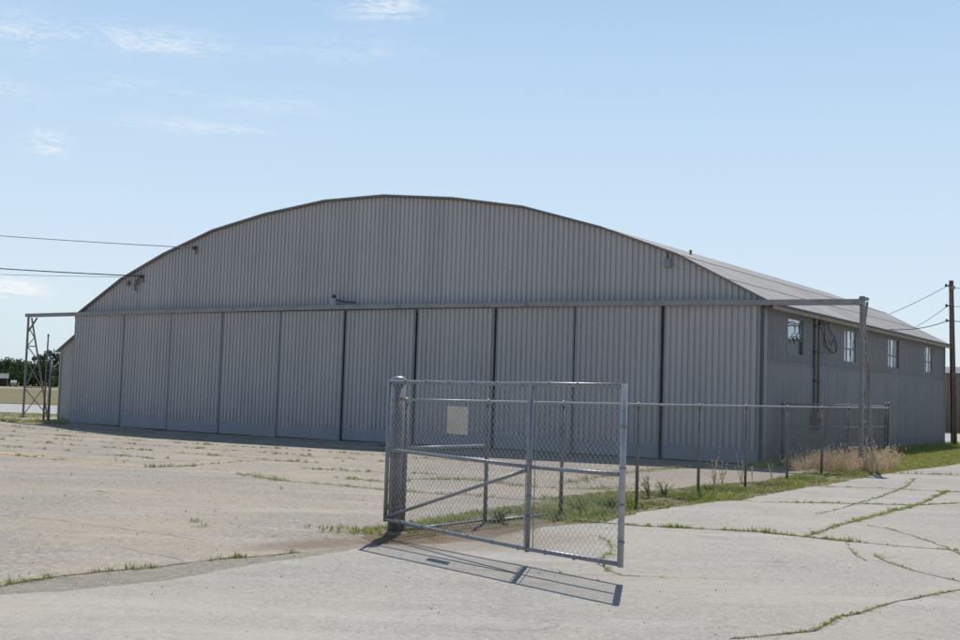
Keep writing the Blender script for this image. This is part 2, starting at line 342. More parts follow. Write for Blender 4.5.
# ------------------------------------------------------------------ world, sun, camera
SUN_AZ = R(8.9); SUN_EL = R(58.5)          # azimuth measured from +Y towards +X
w = bpy.data.worlds.new('World'); SC.world = w; w.use_nodes = True
n = w.node_tree.nodes; l = w.node_tree.links; n.clear()
wo = n.new('ShaderNodeOutputWorld'); bg = n.new('ShaderNodeBackground'); l.new(bg.outputs[0], wo.inputs[0])
sky = n.new('ShaderNodeTexSky'); sky.sky_type = 'NISHITA'; sky.sun_disc = False
sky.sun_elevation = SUN_EL; sky.sun_rotation = SUN_AZ; sky.air_density = 1.0; sky.dust_density = SKY_DUST; sky.ozone_density = SKY_OZ
bg.inputs[1].default_value = SKY_STR
tc = n.new('ShaderNodeTexCoord')
def wnoise(scale, detail, rough, sc3, loc=(0, 0, 0), dist=0., rot=(0, 0, 0)):
    mp = n.new('ShaderNodeMapping'); mp.inputs['Scale'].default_value = sc3; mp.inputs['Location'].default_value = loc
    mp.inputs['Rotation'].default_value = rot
    l.new(tc.outputs['Generated'], mp.inputs[0])
    q = n.new('ShaderNodeTexNoise'); q.inputs['Scale'].default_value = scale; q.inputs['Detail'].default_value = detail
    q.inputs['Roughness'].default_value = rough; q.inputs['Distortion'].default_value = dist; l.new(mp.outputs[0], q.inputs[0]); return q.outputs['Fac']
def wm(op, a, b=0., c_=None):
    q = n.new('ShaderNodeMath'); q.operation = op
    for i, v in enumerate((a, b, c_)):
        if v is None: continue
        if hasattr(v, 'links'): l.new(v, q.inputs[i])
        else: q.inputs[i].default_value = v
    return q.outputs[0]
# thin cirrus: soft patches of sky (direction, spread across, spread up, strength) broken up by streaky noise
sep = n.new('ShaderNodeSeparateXYZ'); l.new(tc.outputs['Generated'], sep.inputs[0])
total = None
for (dx, dy, dz, sx, sz, a) in CLOUDS:
    az = math.atan2(dx, dy); 
    azn = wm('ARCTAN2', sep.outputs[0], sep.outputs[1])
    u = wm('DIVIDE', wm('SUBTRACT', azn, az), sx); v = wm('DIVIDE', wm('SUBTRACT', sep.outputs[2], dz), sz)
    g_ = wm('MULTIPLY', wm('EXPONENT', wm('MULTIPLY', wm('ADD', wm('MULTIPLY', u, u), wm('MULTIPLY', v, v)), -1.)), a)
    total = g_ if total is None else wm('ADD', total, g_)
nz = wnoise(16, 8, .68, (1., 1., 5.0), dist=1.2, rot=(0, R(-10), 0))
nz2 = wnoise(60, 8, .7, (1., 1., 4.2), loc=(3, 1, 2), dist=1.5, rot=(0, R(-18), 0))
mr = n.new('ShaderNodeMapRange'); l.new(wm('ADD', wm('MULTIPLY', nz, .6), wm('MULTIPLY', nz2, .4)), mr.inputs[0])
mr.inputs[1].default_value = .44; mr.inputs[2].default_value = .66
fac = wm('MINIMUM', wm('MULTIPLY', wm('MULTIPLY', total, 1.35), mr.outputs[0]), .9)
mixc = n.new('ShaderNodeMix'); mixc.data_type = 'RGBA'; l.new(fac, mixc.inputs[0])
tint = n.new('ShaderNodeMix'); tint.data_type = 'RGBA'; tint.blend_type = 'MULTIPLY'; tint.inputs[0].default_value = 1
tint.inputs[7].default_value = (*SKY_TINT, 1); l.new(sky.outputs[0], tint.inputs[6])
gr = n.new('ShaderNodeValToRGB'); el_ = gr.color_ramp.elements
while len(el_) < len(SKY_GRAD): el_.new(.5)
for q_, (p_, c_) in zip(el_, SKY_GRAD): q_.position = p_; q_.color = (*c_, 1)
l.new(sep.outputs[2], gr.inputs[0])
mrb = n.new('ShaderNodeMapRange'); l.new(sep.outputs[1], mrb.inputs[0])      # the half of the sky away from the sun is dimmer
mrb.inputs[1].default_value = -.5; mrb.inputs[2].default_value = .75; mrb.inputs[3].default_value = SKY_BACK / SKY_STR; mrb.inputs[4].default_value = 1 / SKY_STR
gs = n.new('ShaderNodeVectorMath'); gs.operation = 'SCALE'; l.new(gr.outputs[0], gs.inputs[0]); l.new(mrb.outputs[0], gs.inputs['Scale'])
gm = n.new('ShaderNodeMix'); gm.data_type = 'RGBA'; gm.inputs[0].default_value = .88; l.new(tint.outputs[2], gm.inputs[6]); l.new(gs.outputs[0], gm.inputs[7])
l.new(gm.outputs[2], mixc.inputs[6]); mixc.inputs[7].default_value = tuple(CLOUD_COL) + (1,)
l.new(mixc.outputs[2], bg.inputs[0])

sd = bpy.data.lights.new('sun', 'SUN'); sd.energy = SUN_STR; sd.angle = R(.5); sd.color = (1, .955, .89)
so = bpy.data.objects.new('sun', sd); COL.objects.link(so)
sdir = Vector((math.sin(SUN_AZ) * math.cos(SUN_EL), math.cos(SUN_AZ) * math.cos(SUN_EL), math.sin(SUN_EL)))
so.rotation_euler = sdir.to_track_quat('Z', 'Y').to_euler(); so.location = (0, 20, 40)

cd = bpy.data.cameras.new('camera'); cam = bpy.data.objects.new('camera', cd); COL.objects.link(cam); SC.camera = cam
cd.sensor_width = 36; cd.lens = 36 * CAM_F / 960; cd.clip_end = 6000; cd.clip_start = .1
cp, sp_ = math.cos(CAM_PITCH), math.sin(CAM_PITCH); cr_, sr_ = math.cos(CAM_ROLL), math.sin(CAM_ROLL)
fw = Vector((0, cp, sp_)); upc = Vector((0, -sp_, cp)); xr = Vector((1, 0, 0))
cx = xr * cr_ + upc * sr_; cy = -xr * sr_ + upc * cr_
# image right = cos*u axis, image v grows downward, so roll flips for the up axis
cam.matrix_world = Matrix(((cx.x, cy.x, -fw.x, 0), (cx.y, cy.y, -fw.y, 0), (cx.z, cy.z, -fw.z, 1.8), (0, 0, 0, 1)))
SC.view_settings.view_transform = 'Standard'; SC.view_settings.look = 'None'; SC.view_settings.exposure = 0

# ------------------------------------------------------------------ ground
X0, Y0, TH = HX, HY, HTH
CT, ST = math.cos(TH), math.sin(TH)
W, L = HW, HL
def hw(a, b, z=0.): return (X0 + a * CT + b * ST, Y0 - a * ST + b * CT, z)

def lerp_tab(t_, v):
    if v <= t_[0][0]: return t_[0][1]
    for (a, p), (b, q) in zip(t_, t_[1:]):
        if v <= b: return p + (q - p) * (v - a) / (b - a)
    return t_[-1][1]
def dz(x, y):
    """the hard standing sinks a little towards the left half of the doors"""
    dx, dy = x - X0, y - Y0; a = dx * CT - dy * ST; b = dx * ST + dy * CT
    return -lerp_tab([(-4.5, 0), (-2, .03), (0, .10), (5, .16), (9, .17), (15, .11), (18, .08), (24, .04), (31, .02), (34, 0)], a) * lerp_tab([(-17, 0), (-9, .8), (-5, 1.3), (-2.5, 1.15), (-.5, 1), (1.2, 1), (3, 0)], b)  # dip deepened in front of the doors to widen the hall's shadow
def sheet(pts, z, name, mat):
    mb = MB(); mb.poly(pts, z); o = mb.build(name, mat); bm = bmesh.new(); bm.from_mesh(o.data)
    for k in range(-26, 17): bmesh.ops.bisect_plane(bm, geom=bm.verts[:] + bm.edges[:] + bm.faces[:], plane_co=(k * 1.25, 0, 0), plane_no=(1, 0, 0))
    for k in range(17, 46): bmesh.ops.bisect_plane(bm, geom=bm.verts[:] + bm.edges[:] + bm.faces[:], plane_co=(0, k * 1.25, 0), plane_no=(0, 1, 0))
    for v in bm.verts: v.co.z += dz(v.co.x, v.co.y)
    bm.to_mesh(o.data); bm.free(); return o
def jit_line(pts, step=.25, amp=.03, seed=1):
    r_ = random.Random(seed); out = []
    for i in range(len(pts) - 1):
        a = Vector(pts[i]); b = Vector(pts[i + 1]); d = (b - a).length; k = max(1, int(d / step))
        nrm = Vector((-(b - a).y, (b - a).x)).normalized() if d > 0 else Vector((0, 0))
        for j in range(k):
            q = a.lerp(b, j / k) + nrm * r_.uniform(-amp, amp); out.append((q.x, q.y))
    out.append(tuple(pts[-1])); return out

tag(sheet([(-3000, -600), (3000, -600), (3000, 4000), (-3000, 4000)], -.012, 'ground', M['ground']), kind='structure')
LP = LINES
hi = jit_line(LP['strip_hi'], .2, .07, 3); lo = jit_line(LP['strip_lo'], .2, .06, 4); lip = jit_line(LP['lip'], .15, .025, 5)
# apron: worn hard standing in front of the hall
ap = [(-120, 45.7), (-20.5, 45.9)] + [hw(-3.6, -.9)[:2], hw(-3.2, 2.2)[:2], hw(-1.8, .9)[:2], hw(.1, .9)[:2], hw(W - .1, .9)[:2], hw(W + .35, -.4)[:2], (9.2, 30.6)]
ap += [p for p in reversed(hi) if 13.6 < p[1] < 30.0]
ap += list(reversed(lip)) + [(-20, -12.3), (-120, -12.3)]
tag(sheet(ap, .004, 'apron', M['apron']), kind='structure')
pv = lip + [p for p in lo if p[1] > 13.15 and p[0] > -.6] + [(12.08, 31.2), (13.65, 33.15), (16.56, 37.42), (28.5, 54.0), (120, 54.0), (120, -60), (-20, -60), (-20, -12.3)]
g = MB(); cb = jit_line(LP['curb'], .15, .02, 15); g.poly(cb + list(reversed(lip)), .0085); tag(g.build('gutter', M['gutter']), kind='structure')
g = MB(); g.poly(pv, .014)
tag(g.build('pavement', M['pave']), kind='structure')
# verge between hall apron and pavement
vg = [(-1.05, 13.01)] + [p for p in lo if p[1] > 13.15 and p[0] > -.6] + [(12.9, 34.8)] + [p for p in reversed(hi) if p[1] > 13.6]
g = MB(); g.poly(vg, .009); tag(g.build('verge', M['verge']), kind='structure')
def soil(name, x, y, rz, sx, sy, z, col, thr):
    t = NT(name + '_mat'); t.set(Roughness=1.); t.color(t.mix(t.noise(3, 5), tuple(v * .75 for v in col), col))
    ln = t.n.new('ShaderNodeVectorMath'); ln.operation = 'LENGTH'; t.l.new(t.mapping((1 / sx, 1 / sy, 1)), ln.inputs[0])
    f_ = t.math('ADD', ln.outputs['Value'], t.math('MULTIPLY', t.math('SUBTRACT', t.noise(4.5, 7, .72), .5), 1.5))
    tr_ = t.n.new('ShaderNodeBsdfTransparent'); mx_ = t.n.new('ShaderNodeMixShader')
    t.l.new(t.ramp(f_, [(.25, thr), (.95, 0.)]), mx_.inputs[0]); t.l.new(tr_.outputs[0], mx_.inputs[1]); t.l.new(t.b.outputs[0], mx_.inputs[2]); t.l.new(mx_.outputs[0], t.out.inputs[0])
    g_ = MB(); g_.poly([(-sx, -sy), (sx, -sy), (sx, sy), (-sx, sy)], 0); o = g_.build(name, t.m); o.location = (x, y, z); o.rotation_euler = (0, 0, rz); tag(o, kind='structure')
soil('bare_dirt', -1.7, 13.0, R(38), 1.2, .5, .0190, (.33, .24, .17), .5)
soil('bare_dirt', -.2, 14.2, R(52), 1.7, .75, .0215, (.24, .16, .10), .9)
soil('reddish_dust', .35, 13.6, R(35), 1.9, .9, .0240, (.46, .37, .29), .4)
for (y0, y1, mt, nm, z) in ((55.0, 71.5, 'taxi', 'taxiway', .006), (73.5, 150, 'field', 'field', .006), (158, 168, 'taxi', 'far_road', .006)):
    g = MB(); g.poly([(-900, y0), (900, y0), (900, y1), (-900, y1)], z); tag(g.build(nm, M[mt]), kind='structure')

# painted line, joints and cracks
def ribbon(pts, wd, z, mb, jit=.0, seed=2, vary=True):
    pl = jit_line(pts, .18, jit, seed); r_ = random.Random(seed)
    prev = None
    for i, p in enumerate(pl):
        a = Vector(pl[max(i - 1, 0)]); b = Vector(pl[min(i + 1, len(pl) - 1)]); d = (b - a)
        if d.length == 0: continue
        nn = Vector((-d.y, d.x)).normalized() * wd * .5 * (r_.uniform(.35, 1.3) if vary else 1)
        q = Vector(p); zz = z + dz(q.x, q.y); cur = ((q + nn).x, (q + nn).y, zz), ((q - nn).x, (q - nn).y, zz)
        if prev: mb.quad(prev[0], prev[1], cur[1], cur[0])
        prev = cur
g = MB(); ribbon([(-40, 52)] + [(-13.65, 28.3), (-11.16, 26.7), (-8.85, 24.9), (-6.82, 23.58)], .16, .0085, g, 0, 1, False)
tag(g.build('painted_line', M['yellow']), kind='structure')
g = MB()
for k, (nm, wd, jt) in enumerate((('joint_main', .06, .012), ('joint_main2', .03, .012), ('joint_a', .05, .012), ('joint_b', .05, .012), ('joint_c', .06, .02),
        ('joint_diag', .05, .02), ('crack_a', .025, .03), ('crack_b', .022, .03), ('crack_c', .022, .025), ('crack_d', .024, .022), ('crack_e', .012, .02),
        ('crack_gate', .018, .03), ('faint_road', .008, .01))):
    ribbon(LP[nm], wd, .0185, g, jt, 20 + k)
tag(g.build('pavement_joints', M['crack']), kind='structure')
g = MB()
for k, (nm, wd, jt) in enumerate((('curb', .03, .015), ('row_a', .035, .03), ('row_b2', .03, .03), ('row_c', .03, .04), ('row_d', .02, .03), ('row_e', .025, .03),
        ('crack_l1', .010, .03), ('crack_l3', .008, .03))):
    ribbon(LP[nm], wd, .0125 if nm == 'curb' else .0085, g, jt, 50 + k)
for k in range(7):     # slab joints parallel to the hall front
    b0 = -2.2 - k * 2.15
    ribbon([hw(-6 + k * .6, b0 - .2)[:2], hw(8, b0)[:2], hw(17, b0 + .1)[:2], hw(27 - k * 1.1, b0 + .15)[:2]], .02, .0085, g, .03, 70 + k)
for a0 in (-2, 2.6, 7.3, 12, 16.6, 21.2, 25.4):
    ribbon([hw(a0, -1)[:2], hw(a0 + .1, -9)[:2], hw(a0 - .1, -15)[:2]], .014, .0085, g, .03, 90 + int(a0))
tag(g.build('apron_joints', M['crack']), kind='structure')

# ------------------------------------------------------------------ weeds
def blade(mb, x, y, z, h, lean, az, wd):
    dx, dy = math.cos(az), math.sin(az); px, py = -dy * wd / 2, dx * wd / 2
    m1 = (x + dx * lean * .35, y + dy * lean * .35, z + h * .6); tp = (x + dx * lean, y + dy * lean, z + h)
    k = len(mb.v); mb.v += [(x - px, y - py, z), (x + px, y + py, z), (m1[0] + px * .8, m1[1] + py * .8, m1[2]), (m1[0] - px * .8, m1[1] - py * .8, m1[2]), tp]
    mb.f += [(k, k + 1, k + 2, k + 3), (k + 3, k + 2, k + 4)]; mb.mi += [0, 0]
def tuft(mb, x, y, z, h, nb, r_, spread=.04, wd=.007):
    z += dz(x, y)
    if h < .12 and wd < .0105 and r_.random() < .5:      # low leafy weed instead of grass blades
        for _ in range(nb * 3):
            az = r_.uniform(0, 6.283); rr = r_.random() ** .6 * (spread + h * .5); s_ = r_.uniform(.006, .015) * (1 + h * 8)
            cx_, cy_, cz_ = x + math.cos(az) * rr, y + math.sin(az) * rr, z + r_.random() * h * .75 * max(0., 1 - rr / (spread + h * .6)) + .004
            a2 = az + r_.uniform(-.9, .9); ux, uy = math.cos(a2) * s_, math.sin(a2) * s_; tz = r_.uniform(-.1, .6) * s_; k = len(mb.v)
            mb.v += [(cx_, cy_, cz_), (cx_ + ux * .5 - uy * .35, cy_ + uy * .5 + ux * .35, cz_ + tz * .7), (cx_ + ux, cy_ + uy, cz_ + tz), (cx_ + ux * .5 + uy * .35, cy_ + uy * .5 - ux * .35, cz_ + tz * .7)]
            mb.f.append((k, k + 1, k + 2, k + 3)); mb.mi.append(0)
        return
    for _ in range(nb):
        az = r_.uniform(0, 6.283); rr = r_.random() * spread
        hh = h * r_.uniform(.4, 1.1)
        blade(mb, x + math.cos(az) * rr, y + math.sin(az) * rr, z, hh, hh * r_.uniform(.2, 1.0), az + r_.uniform(-.6, .6), wd * r_.uniform(.7, 1.6))
def along(mb, pts, per_m, h, r_, z, side=.03, nb=(5, 11), patch=.5, wd=.007, spread=.035):
    tot = 0
    for i in range(len(pts) - 1):
        a = Vector(pts[i]); b = Vector(pts[i + 1]); d = (b - a).length
        nn = int(d * per_m)
        for j in range(nn):
            t_ = r_.random(); q = a.lerp(b, t_)
            dens = .5 + .5 * math.sin((q.x * 3.1 + q.y * 2.3)) * math.sin(q.x * 1.3 - q.y * 4.1 + 1.)
            if dens < patch * r_.uniform(.4, 1.2): continue
            tuft(mb, q.x + r_.gauss(0, side), q.y + r_.gauss(0, side), z, h * r_.uniform(.4, 1.2) * (.5 + dens), r_.randint(*nb), r_, spread, wd)
r_ = random.Random(31)
g = MB()
along(g, LP['joint_main'], 75, .07, r_, .015, .024, patch=.1)
along(g, LP['joint_main2'], 10, .03, r_, .015, .03)
along(g, LP['joint_diag'], 46, .055, r_, .015, .028, patch=.3)
along(g, LP['joint_a'], 32, .045, r_, .015, .03, patch=.2)
along(g, LP['joint_b'], 30, .045, r_, .015, .03, patch=.2)
along(g, LP['joint_c'], 34, .06, r_, .015, .045, patch=.2)
along(g, LP['crack_a'], 12, .035, r_, .015, .03)
along(g, LP['crack_b'], 12, .03, r_, .015, .03)
along(g, LP['crack_c'], 22, .03, r_, .015, .022, spread=.02, wd=.006)
along(g, LP['crack_d'], 40, .022, r_, .015, .018, nb=(4, 9), spread=.02, wd=.006, patch=.42)
along(g, LP['crack_e'], 8, .03, r_, .015, .02)
along(g, LP['crack_gate'], 20, .035, r_, .015, .03)
along(g, LP['faint_road'], 3, .03, r_, .015, .04)
gg = MB()
along(gg, LP['curb'], 42, .06, r_, .005, .022, patch=.45)
along(gg, LP['row_a'], 34, .07, r_, .005, .09, patch=.3, spread=.07)
along(gg, LP['row_b'][1:], 3, .05, r_, .005, .1)
along(gg, [(-6.82, 23.58), (-6.4, 23.85), (-6.0, 24.4)], 40, .09, r_, .005, .06, patch=.0)
along(gg, LP['row_b2'], 20, .07, r_, .005, .07)
along(gg, LP['row_c'], 40, .08, r_, .005, .12, patch=.25, spread=.08)
along(gg, LP['row_d'], 26, .06, r_, .005, .09, patch=.3, spread=.07)
along(gg, LP['row_e'], 40, .09, r_, .005, .13, patch=.2, spread=.08)
for k in range(7):
    b0 = -2.2 - k * 2.15
    along(gg, [hw(-6 + k * .6, b0 - .2)[:2], hw(8, b0)[:2], hw(17, b0 + .1)[:2], hw(27 - k * 1.1, b0 + .15)[:2]], 13, .055, r_, .005, .12, patch=.6, spread=.08, wd=.011)
for _ in range(170):   # scattered single tufts on the old apron
    a = r_.uniform(-8, 28); b = -r_.uniform(1, 20) ; q = hw(a, b)
    if q[1] < 15: continue
    if r_.random() < .35 + .02 * b * -1: continue
    for __ in range(r_.randint(1, 3)): tuft(gg, q[0] + r_.gauss(0, .08), q[1] + r_.gauss(0, .05), .005, r_.uniform(.03, .09), r_.randint(5, 10), r_, .05, .008)
for (px_, py_) in LP['crack_l2'][1:3]: 
    for __ in range(5): tuft(gg, px_ + r_.gauss(0, .06), py_ + r_.gauss(0, .04), .005, .06, 9, r_, .04)
tag(g.build('joint_weeds', M['weed']), kind='stuff', label='low green weeds growing in the pavement joints and cracks right of the gate', cat='weeds')
tag(gg.build('apron_weeds', M['weedmix']), kind='stuff', label='sparse yellow green tufts growing from joints of the worn apron', cat='weeds')
# verge grass
g = MB(); g2 = MB()
lo0, hi0 = LP['strip_lo'], LP['strip_hi']
def on(line, t_):
    k = t_ * (len(line) - 1); i = min(int(k), len(line) - 2); return Vector(line[i]).lerp(Vector(line[i + 1]), k - i)
for _ in range(14000):
    t_ = r_.random(); s_ = r_.random()
    q = on(lo0[3:], t_).lerp(on(hi0[2:], t_), s_)
    if q.y < 15.8 and s_ < .7 and r_.random() < .88: continue
    dn = math.sin(q.x * 2.3 + q.y) * math.sin(q.y * 1.7 - q.x * 1.1)
    if dn < -.3 and r_.random() < .75: continue
    if q.y > 30.5: continue
    hh = r_.uniform(.03, .11) * (1.1 + .6 * dn) * (.55 if s_ > .75 or s_ < .12 else 1)
    mb = g if r_.random() < .62 + .3 * dn else g2
    tuft(mb, q.x, q.y, .01, hh, r_.randint(3, 6), r_, .06, .009)
for _ in range(260):   # grass round the gate post
    q = (-.97 + r_.gauss(-.25, .35), 14.0 + r_.gauss(.15, .22))
    tuft(g if r_.random() < .6 else g2, q[0], q[1], .012, r_.uniform(.03, .1), 5, r_, .04)
tag(g.build('verge_grass', M['weed']), kind='stuff', label='green grass growing in the verge along the foot of the chain link fence', cat='grass')
tag(g2.build('dry_verge_grass', M['weeddry']), kind='stuff', label='straw coloured grass mixed through the verge along the fence', cat='grass')
# lawn beside the hall
g = MB()
for _ in range(26000):
    t_ = r_.random() ** .8; b = r_.uniform(-1.5, 24.5); a = W + .05 + r_.random() ** 1.0 * 11
    q = hw(a, b)
    # right of the pavement edge only
    ex = 10.51 + (q[1] - 29.04) * .723
    if q[0] > ex + r_.uniform(-.1, .05) or q[1] < 29.3 or q[1] > 54.6: continue
    nearwall = a - W < .7
    hh = r_.uniform(.05, .11) * (2.6 if nearwall and r_.random() < .6 else 1)
    tuft(g, q[0], q[1], .002, hh, 4, r_, .08, .012)
for _ in range(900):
    q = (r_.uniform(-24, -16.8), r_.uniform(46.3, 47.6) if r_.random() < .7 else r_.uniform(47, 54))
    tuft(g, q[0], q[1], .002, r_.uniform(.05, .16), 6, r_, .12, .014)
tag(g.build('lawn_grass', M['lawn']), kind='stuff', label='short green lawn grass beside the hangar side wall', cat='grass')
# loose stones
g = MB()
for _ in range(1100):
    x = r_.uniform(-9, 10); y = r_.uniform(8.2, 26); s_ = r_.uniform(.004, .013) * (1.6 if r_.random() < .06 else 1)
    k = len(g.v); zz = .014
    for (a, b, c_) in ((1, 0, 0), (0, 1, 0), (-1, 0, 0), (0, -1, 0), (0, 0, 1.0)):
        g.v.append((x + a * s_ * r_.uniform(.7, 1.3), y + b * s_ * r_.uniform(.7, 1.3), zz + c_ * s_ * .8))
    for f in ((0, 1, 4), (1, 2, 4), (2, 3, 4), (3, 0, 4)): g.f.append(tuple(k + i for i in f)); g.mi.append(0)
tag(g.build('loose_gravel', M['stone']), kind='stuff', label='tiny loose stones scattered over the pavement', cat='gravel')

# ------------------------------------------------------------------ hangar
hang = tag(empty('hangar', (X0, Y0, 0), -TH), 'large grey ribbed metal hangar with arched roof and full width sliding doors', 'hangar')
XS = HXS + [W / 2]; HS = HHS
arch = [(W / 2 - x, z) for x, z in reversed(list(zip(XS, HS)))] + [(W / 2 + x, z) for x, z in zip(XS, HS)]
def arch_z(a):
    for i in range(len(arch) - 1):
        if a <= arch[i + 1][0]: 
            (a0, z0), (a1, z1) = arch[i], arch[i + 1]; return z0 + (z1 - z0) * (a - a0) / (a1 - a0)
    return arch[-1][1]
PER = .186
PROF = ((0, 0.), (.112, 0.), (.124, -1.), (.160, -1.), (.186, 0.))
def ribbed(mb, a0, a1, y, zb, zt, depth=.045, axis='x', sgn=1, holes=(), extra=()):
    """upright ribbed sheet from a0 to a1; y is the outer face; grooves go inwards by depth*sgn"""
    pts = []; k = 0
    while a0 + k * PER < a1 + 1e-6:
        for (u, d) in PROF[:-1]:
            a = a0 + k * PER + u
            if a <= a1: pts.append((a, d))
        k += 1
    pts.append((a1, 0.))
    for e in extra:
        for i in range(len(pts) - 1):
            if pts[i][0] < e < pts[i + 1][0]:
                f = (e - pts[i][0]) / (pts[i + 1][0] - pts[i][0]); pts.insert(i + 1, (e, pts[i][1] + f * (pts[i + 1][1] - pts[i][1]))); break
    def P(a, d, z): 
        yy = y - d * depth * sgn
        return (a, yy, z) if axis == 'x' else (yy, a, z)
    for (p, dp_), (q, dq) in zip(pts, pts[1:]):
        if q - p < 1e-5: continue
        mid = (p + q) / 2; segs = [(zb, None)]
        iv = [(zb, zb, 'b')]
        spans = []
        cuts = [(h[2], h[3]) for h in holes if h[0] < mid < h[1]]
        lo_ = zb
        for (c0, c1) in sorted(cuts): spans.append((lo_, c0)); lo_ = c1
        spans.append((lo_, None))
        for (s0, s1) in spans:
            t0 = zt(p) if callable(zt) else zt; t1 = zt(q) if callable(zt) else zt
            if s1 is not None: t0 = t1 = s1
            if axis == 'x': mb.quad(P(p, dp_, s0), P(q, dq, s0), P(q, dq, t1), P(p, dp_, t0))
            else: mb.quad(P(p, dp_, s0), P(q, dq, s0), P(q, dq, t1), P(p, dp_, t0))
# gable
g = MB(); ribbed(g, .02, W - .02, 0.0, 4.36, lambda a: arch_z(a) - .01, sgn=1, extra=[p[0] for p in arch])
g.build('front_wall', M['siding'], hang)
g = MB(); g.quad((0.03, .16, 4.3), (W - .03, .16, 4.3), (W - .03, .16, 4.56), (.03, .16, 4.56)); 
k = len(g.v); g.v += [(a, .16, z - .12) for a, z in arch] ; 
g.v += [(a, .16, 4.4) for a, z in arch]
for i in range(len(arch) - 1): g.f.append((k + i, k + i + 1, k + 12 + i + 1, k + 12 + i)); g.mi.append(0)
g.build('gable_frame', M['dark'], hang)
# plain rear and left walls
g = MB(); g.box((0, L - .12, 0), (W, L, 4.4)); k = len(g.v); g.v += [(a, L, z - .02) for a, z in arch] + [(a, L, 4.4) for a, z in arch]
for i in range(len(arch) - 1): g.f.append((k + i, k + i + 1, k + 12 + i + 1, k + 12 + i)); g.mi.append(0)
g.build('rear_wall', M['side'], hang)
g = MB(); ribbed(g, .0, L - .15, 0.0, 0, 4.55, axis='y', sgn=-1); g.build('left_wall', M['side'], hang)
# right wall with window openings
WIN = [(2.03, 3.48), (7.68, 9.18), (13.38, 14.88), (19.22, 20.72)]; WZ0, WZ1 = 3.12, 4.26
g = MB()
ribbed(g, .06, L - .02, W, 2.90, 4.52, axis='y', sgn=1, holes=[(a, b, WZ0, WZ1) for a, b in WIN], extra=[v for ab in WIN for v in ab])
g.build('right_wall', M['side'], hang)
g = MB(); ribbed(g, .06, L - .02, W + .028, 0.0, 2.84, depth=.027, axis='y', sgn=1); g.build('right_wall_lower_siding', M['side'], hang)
g = MB(); g.box((W + .01, .05, 2.84), (W + .055, L, 2.91)); g.build('girt_flashing', M['flash'], hang)
# corner trims
g = MB(); g.box((W - .16, -.03, 0), (W + .06, .05, 4.36)); g.box((W + .015, .052, 0), (W + .062, .2, 4.5)); g.build('corner_trim', M['trim'], hang)
g = MB(); g.box((-.04, -.03, -.2), (.12, .05, 4.36)); g.build('corner_trim', M['trim'], hang)
g = MB(); g.box((W - .02, L - .1, 0), (W + .07, L + .03, 4.5)); g.build('corner_trim', M['trim'], hang)
# interior frames so the openings do not look into nothing
g = MB(); g.poly([(.1, .2), (W - .1, .2), (W - .1, L - .2), (.1, L - .2)], .03); g.build('floor', M['apron'], hang)
# windows
def window(k, b0, b1, lower, upper, nx, nz, special=None):
    f = MB(); x = W + .012; t_ = .045
    f.box((W - .10, b0, WZ0), (x, b0 + t_, WZ1)); f.box((W - .10, b1 - t_, WZ0), (x, b1, WZ1))
    f.box((W - .10, b0 + t_, WZ1 - t_), (x, b1 - t_, WZ1)); f.box((W - .10, b0 + t_, WZ0), (x + .02, b1 - t_, WZ0 + t_))
    zm = WZ0 + (WZ1 - WZ0) * (.42)
    f.box((W - .07, b0 + t_, zm - .02), (W - .015, b1 - t_, zm + .02))
    for i in range(1, nx):
        bb = b0 + (b1 - b0) * i / nx; f.box((W - .06, bb - .012, WZ0 + t_), (W - .02, bb + .012, zm - .02)); f.box((W - .06, bb - .012, zm + .02), (W - .02, bb + .012, WZ1 - t_))
    fr = f.build('window', M['winframe'], hang)
    cells_z = [WZ0 + t_, zm, WZ1 - t_] if nz == 2 else [WZ0 + t_, (WZ0 + zm) / 2, zm, (zm + WZ1) / 2, WZ1 - t_]
    g_ = MB()
    for i in range(nx):
        for j in range(len(cells_z) - 1):
            a = b0 + t_ + (b1 - b0 - 2 * t_) * i / nx; b = b0 + t_ + (b1 - b0 - 2 * t_) * (i + 1) / nx
            m_ = lower if cells_z[j + 1] <= zm + .01 else upper
            if special: m_ = special(i, j, m_)
            xx = W - .045 + rnd.uniform(-.004, .004); dx = rnd.uniform(-.006, .006)
            g_.quad((xx, a, cells_z[j]), (xx + dx, b, cells_z[j]), (xx + dx, b, cells_z[j + 1]), (xx, a, cells_z[j + 1]), m=m_)
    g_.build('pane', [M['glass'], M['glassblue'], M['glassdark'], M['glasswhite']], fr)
    bk = MB(); bk.quad((W - .12, b0, WZ0), (W - .12, b1, WZ0), (W - .12, b1, WZ1), (W - .12, b0, WZ1)); bk.build('backing', M['dark'], fr)
window(0, *WIN[0], 2, 1, 1, 2)  # mirrored trees painted as dark lower glass, mirrored sky as blue
window(1, *WIN[1], 0, 0, 3, 4)
window(2, *WIN[2], 3, 0, 3, 4, lambda i, j, m_: 3 if (j < 3 and not (i == 2)) else 0)  # white panes: daylight seen through the hall painted into the glass
window(3, *WIN[3], 0, 0, 3, 4, lambda i, j, m_: 3 if (i, j) in ((1, 1), (0, 0)) else 0)
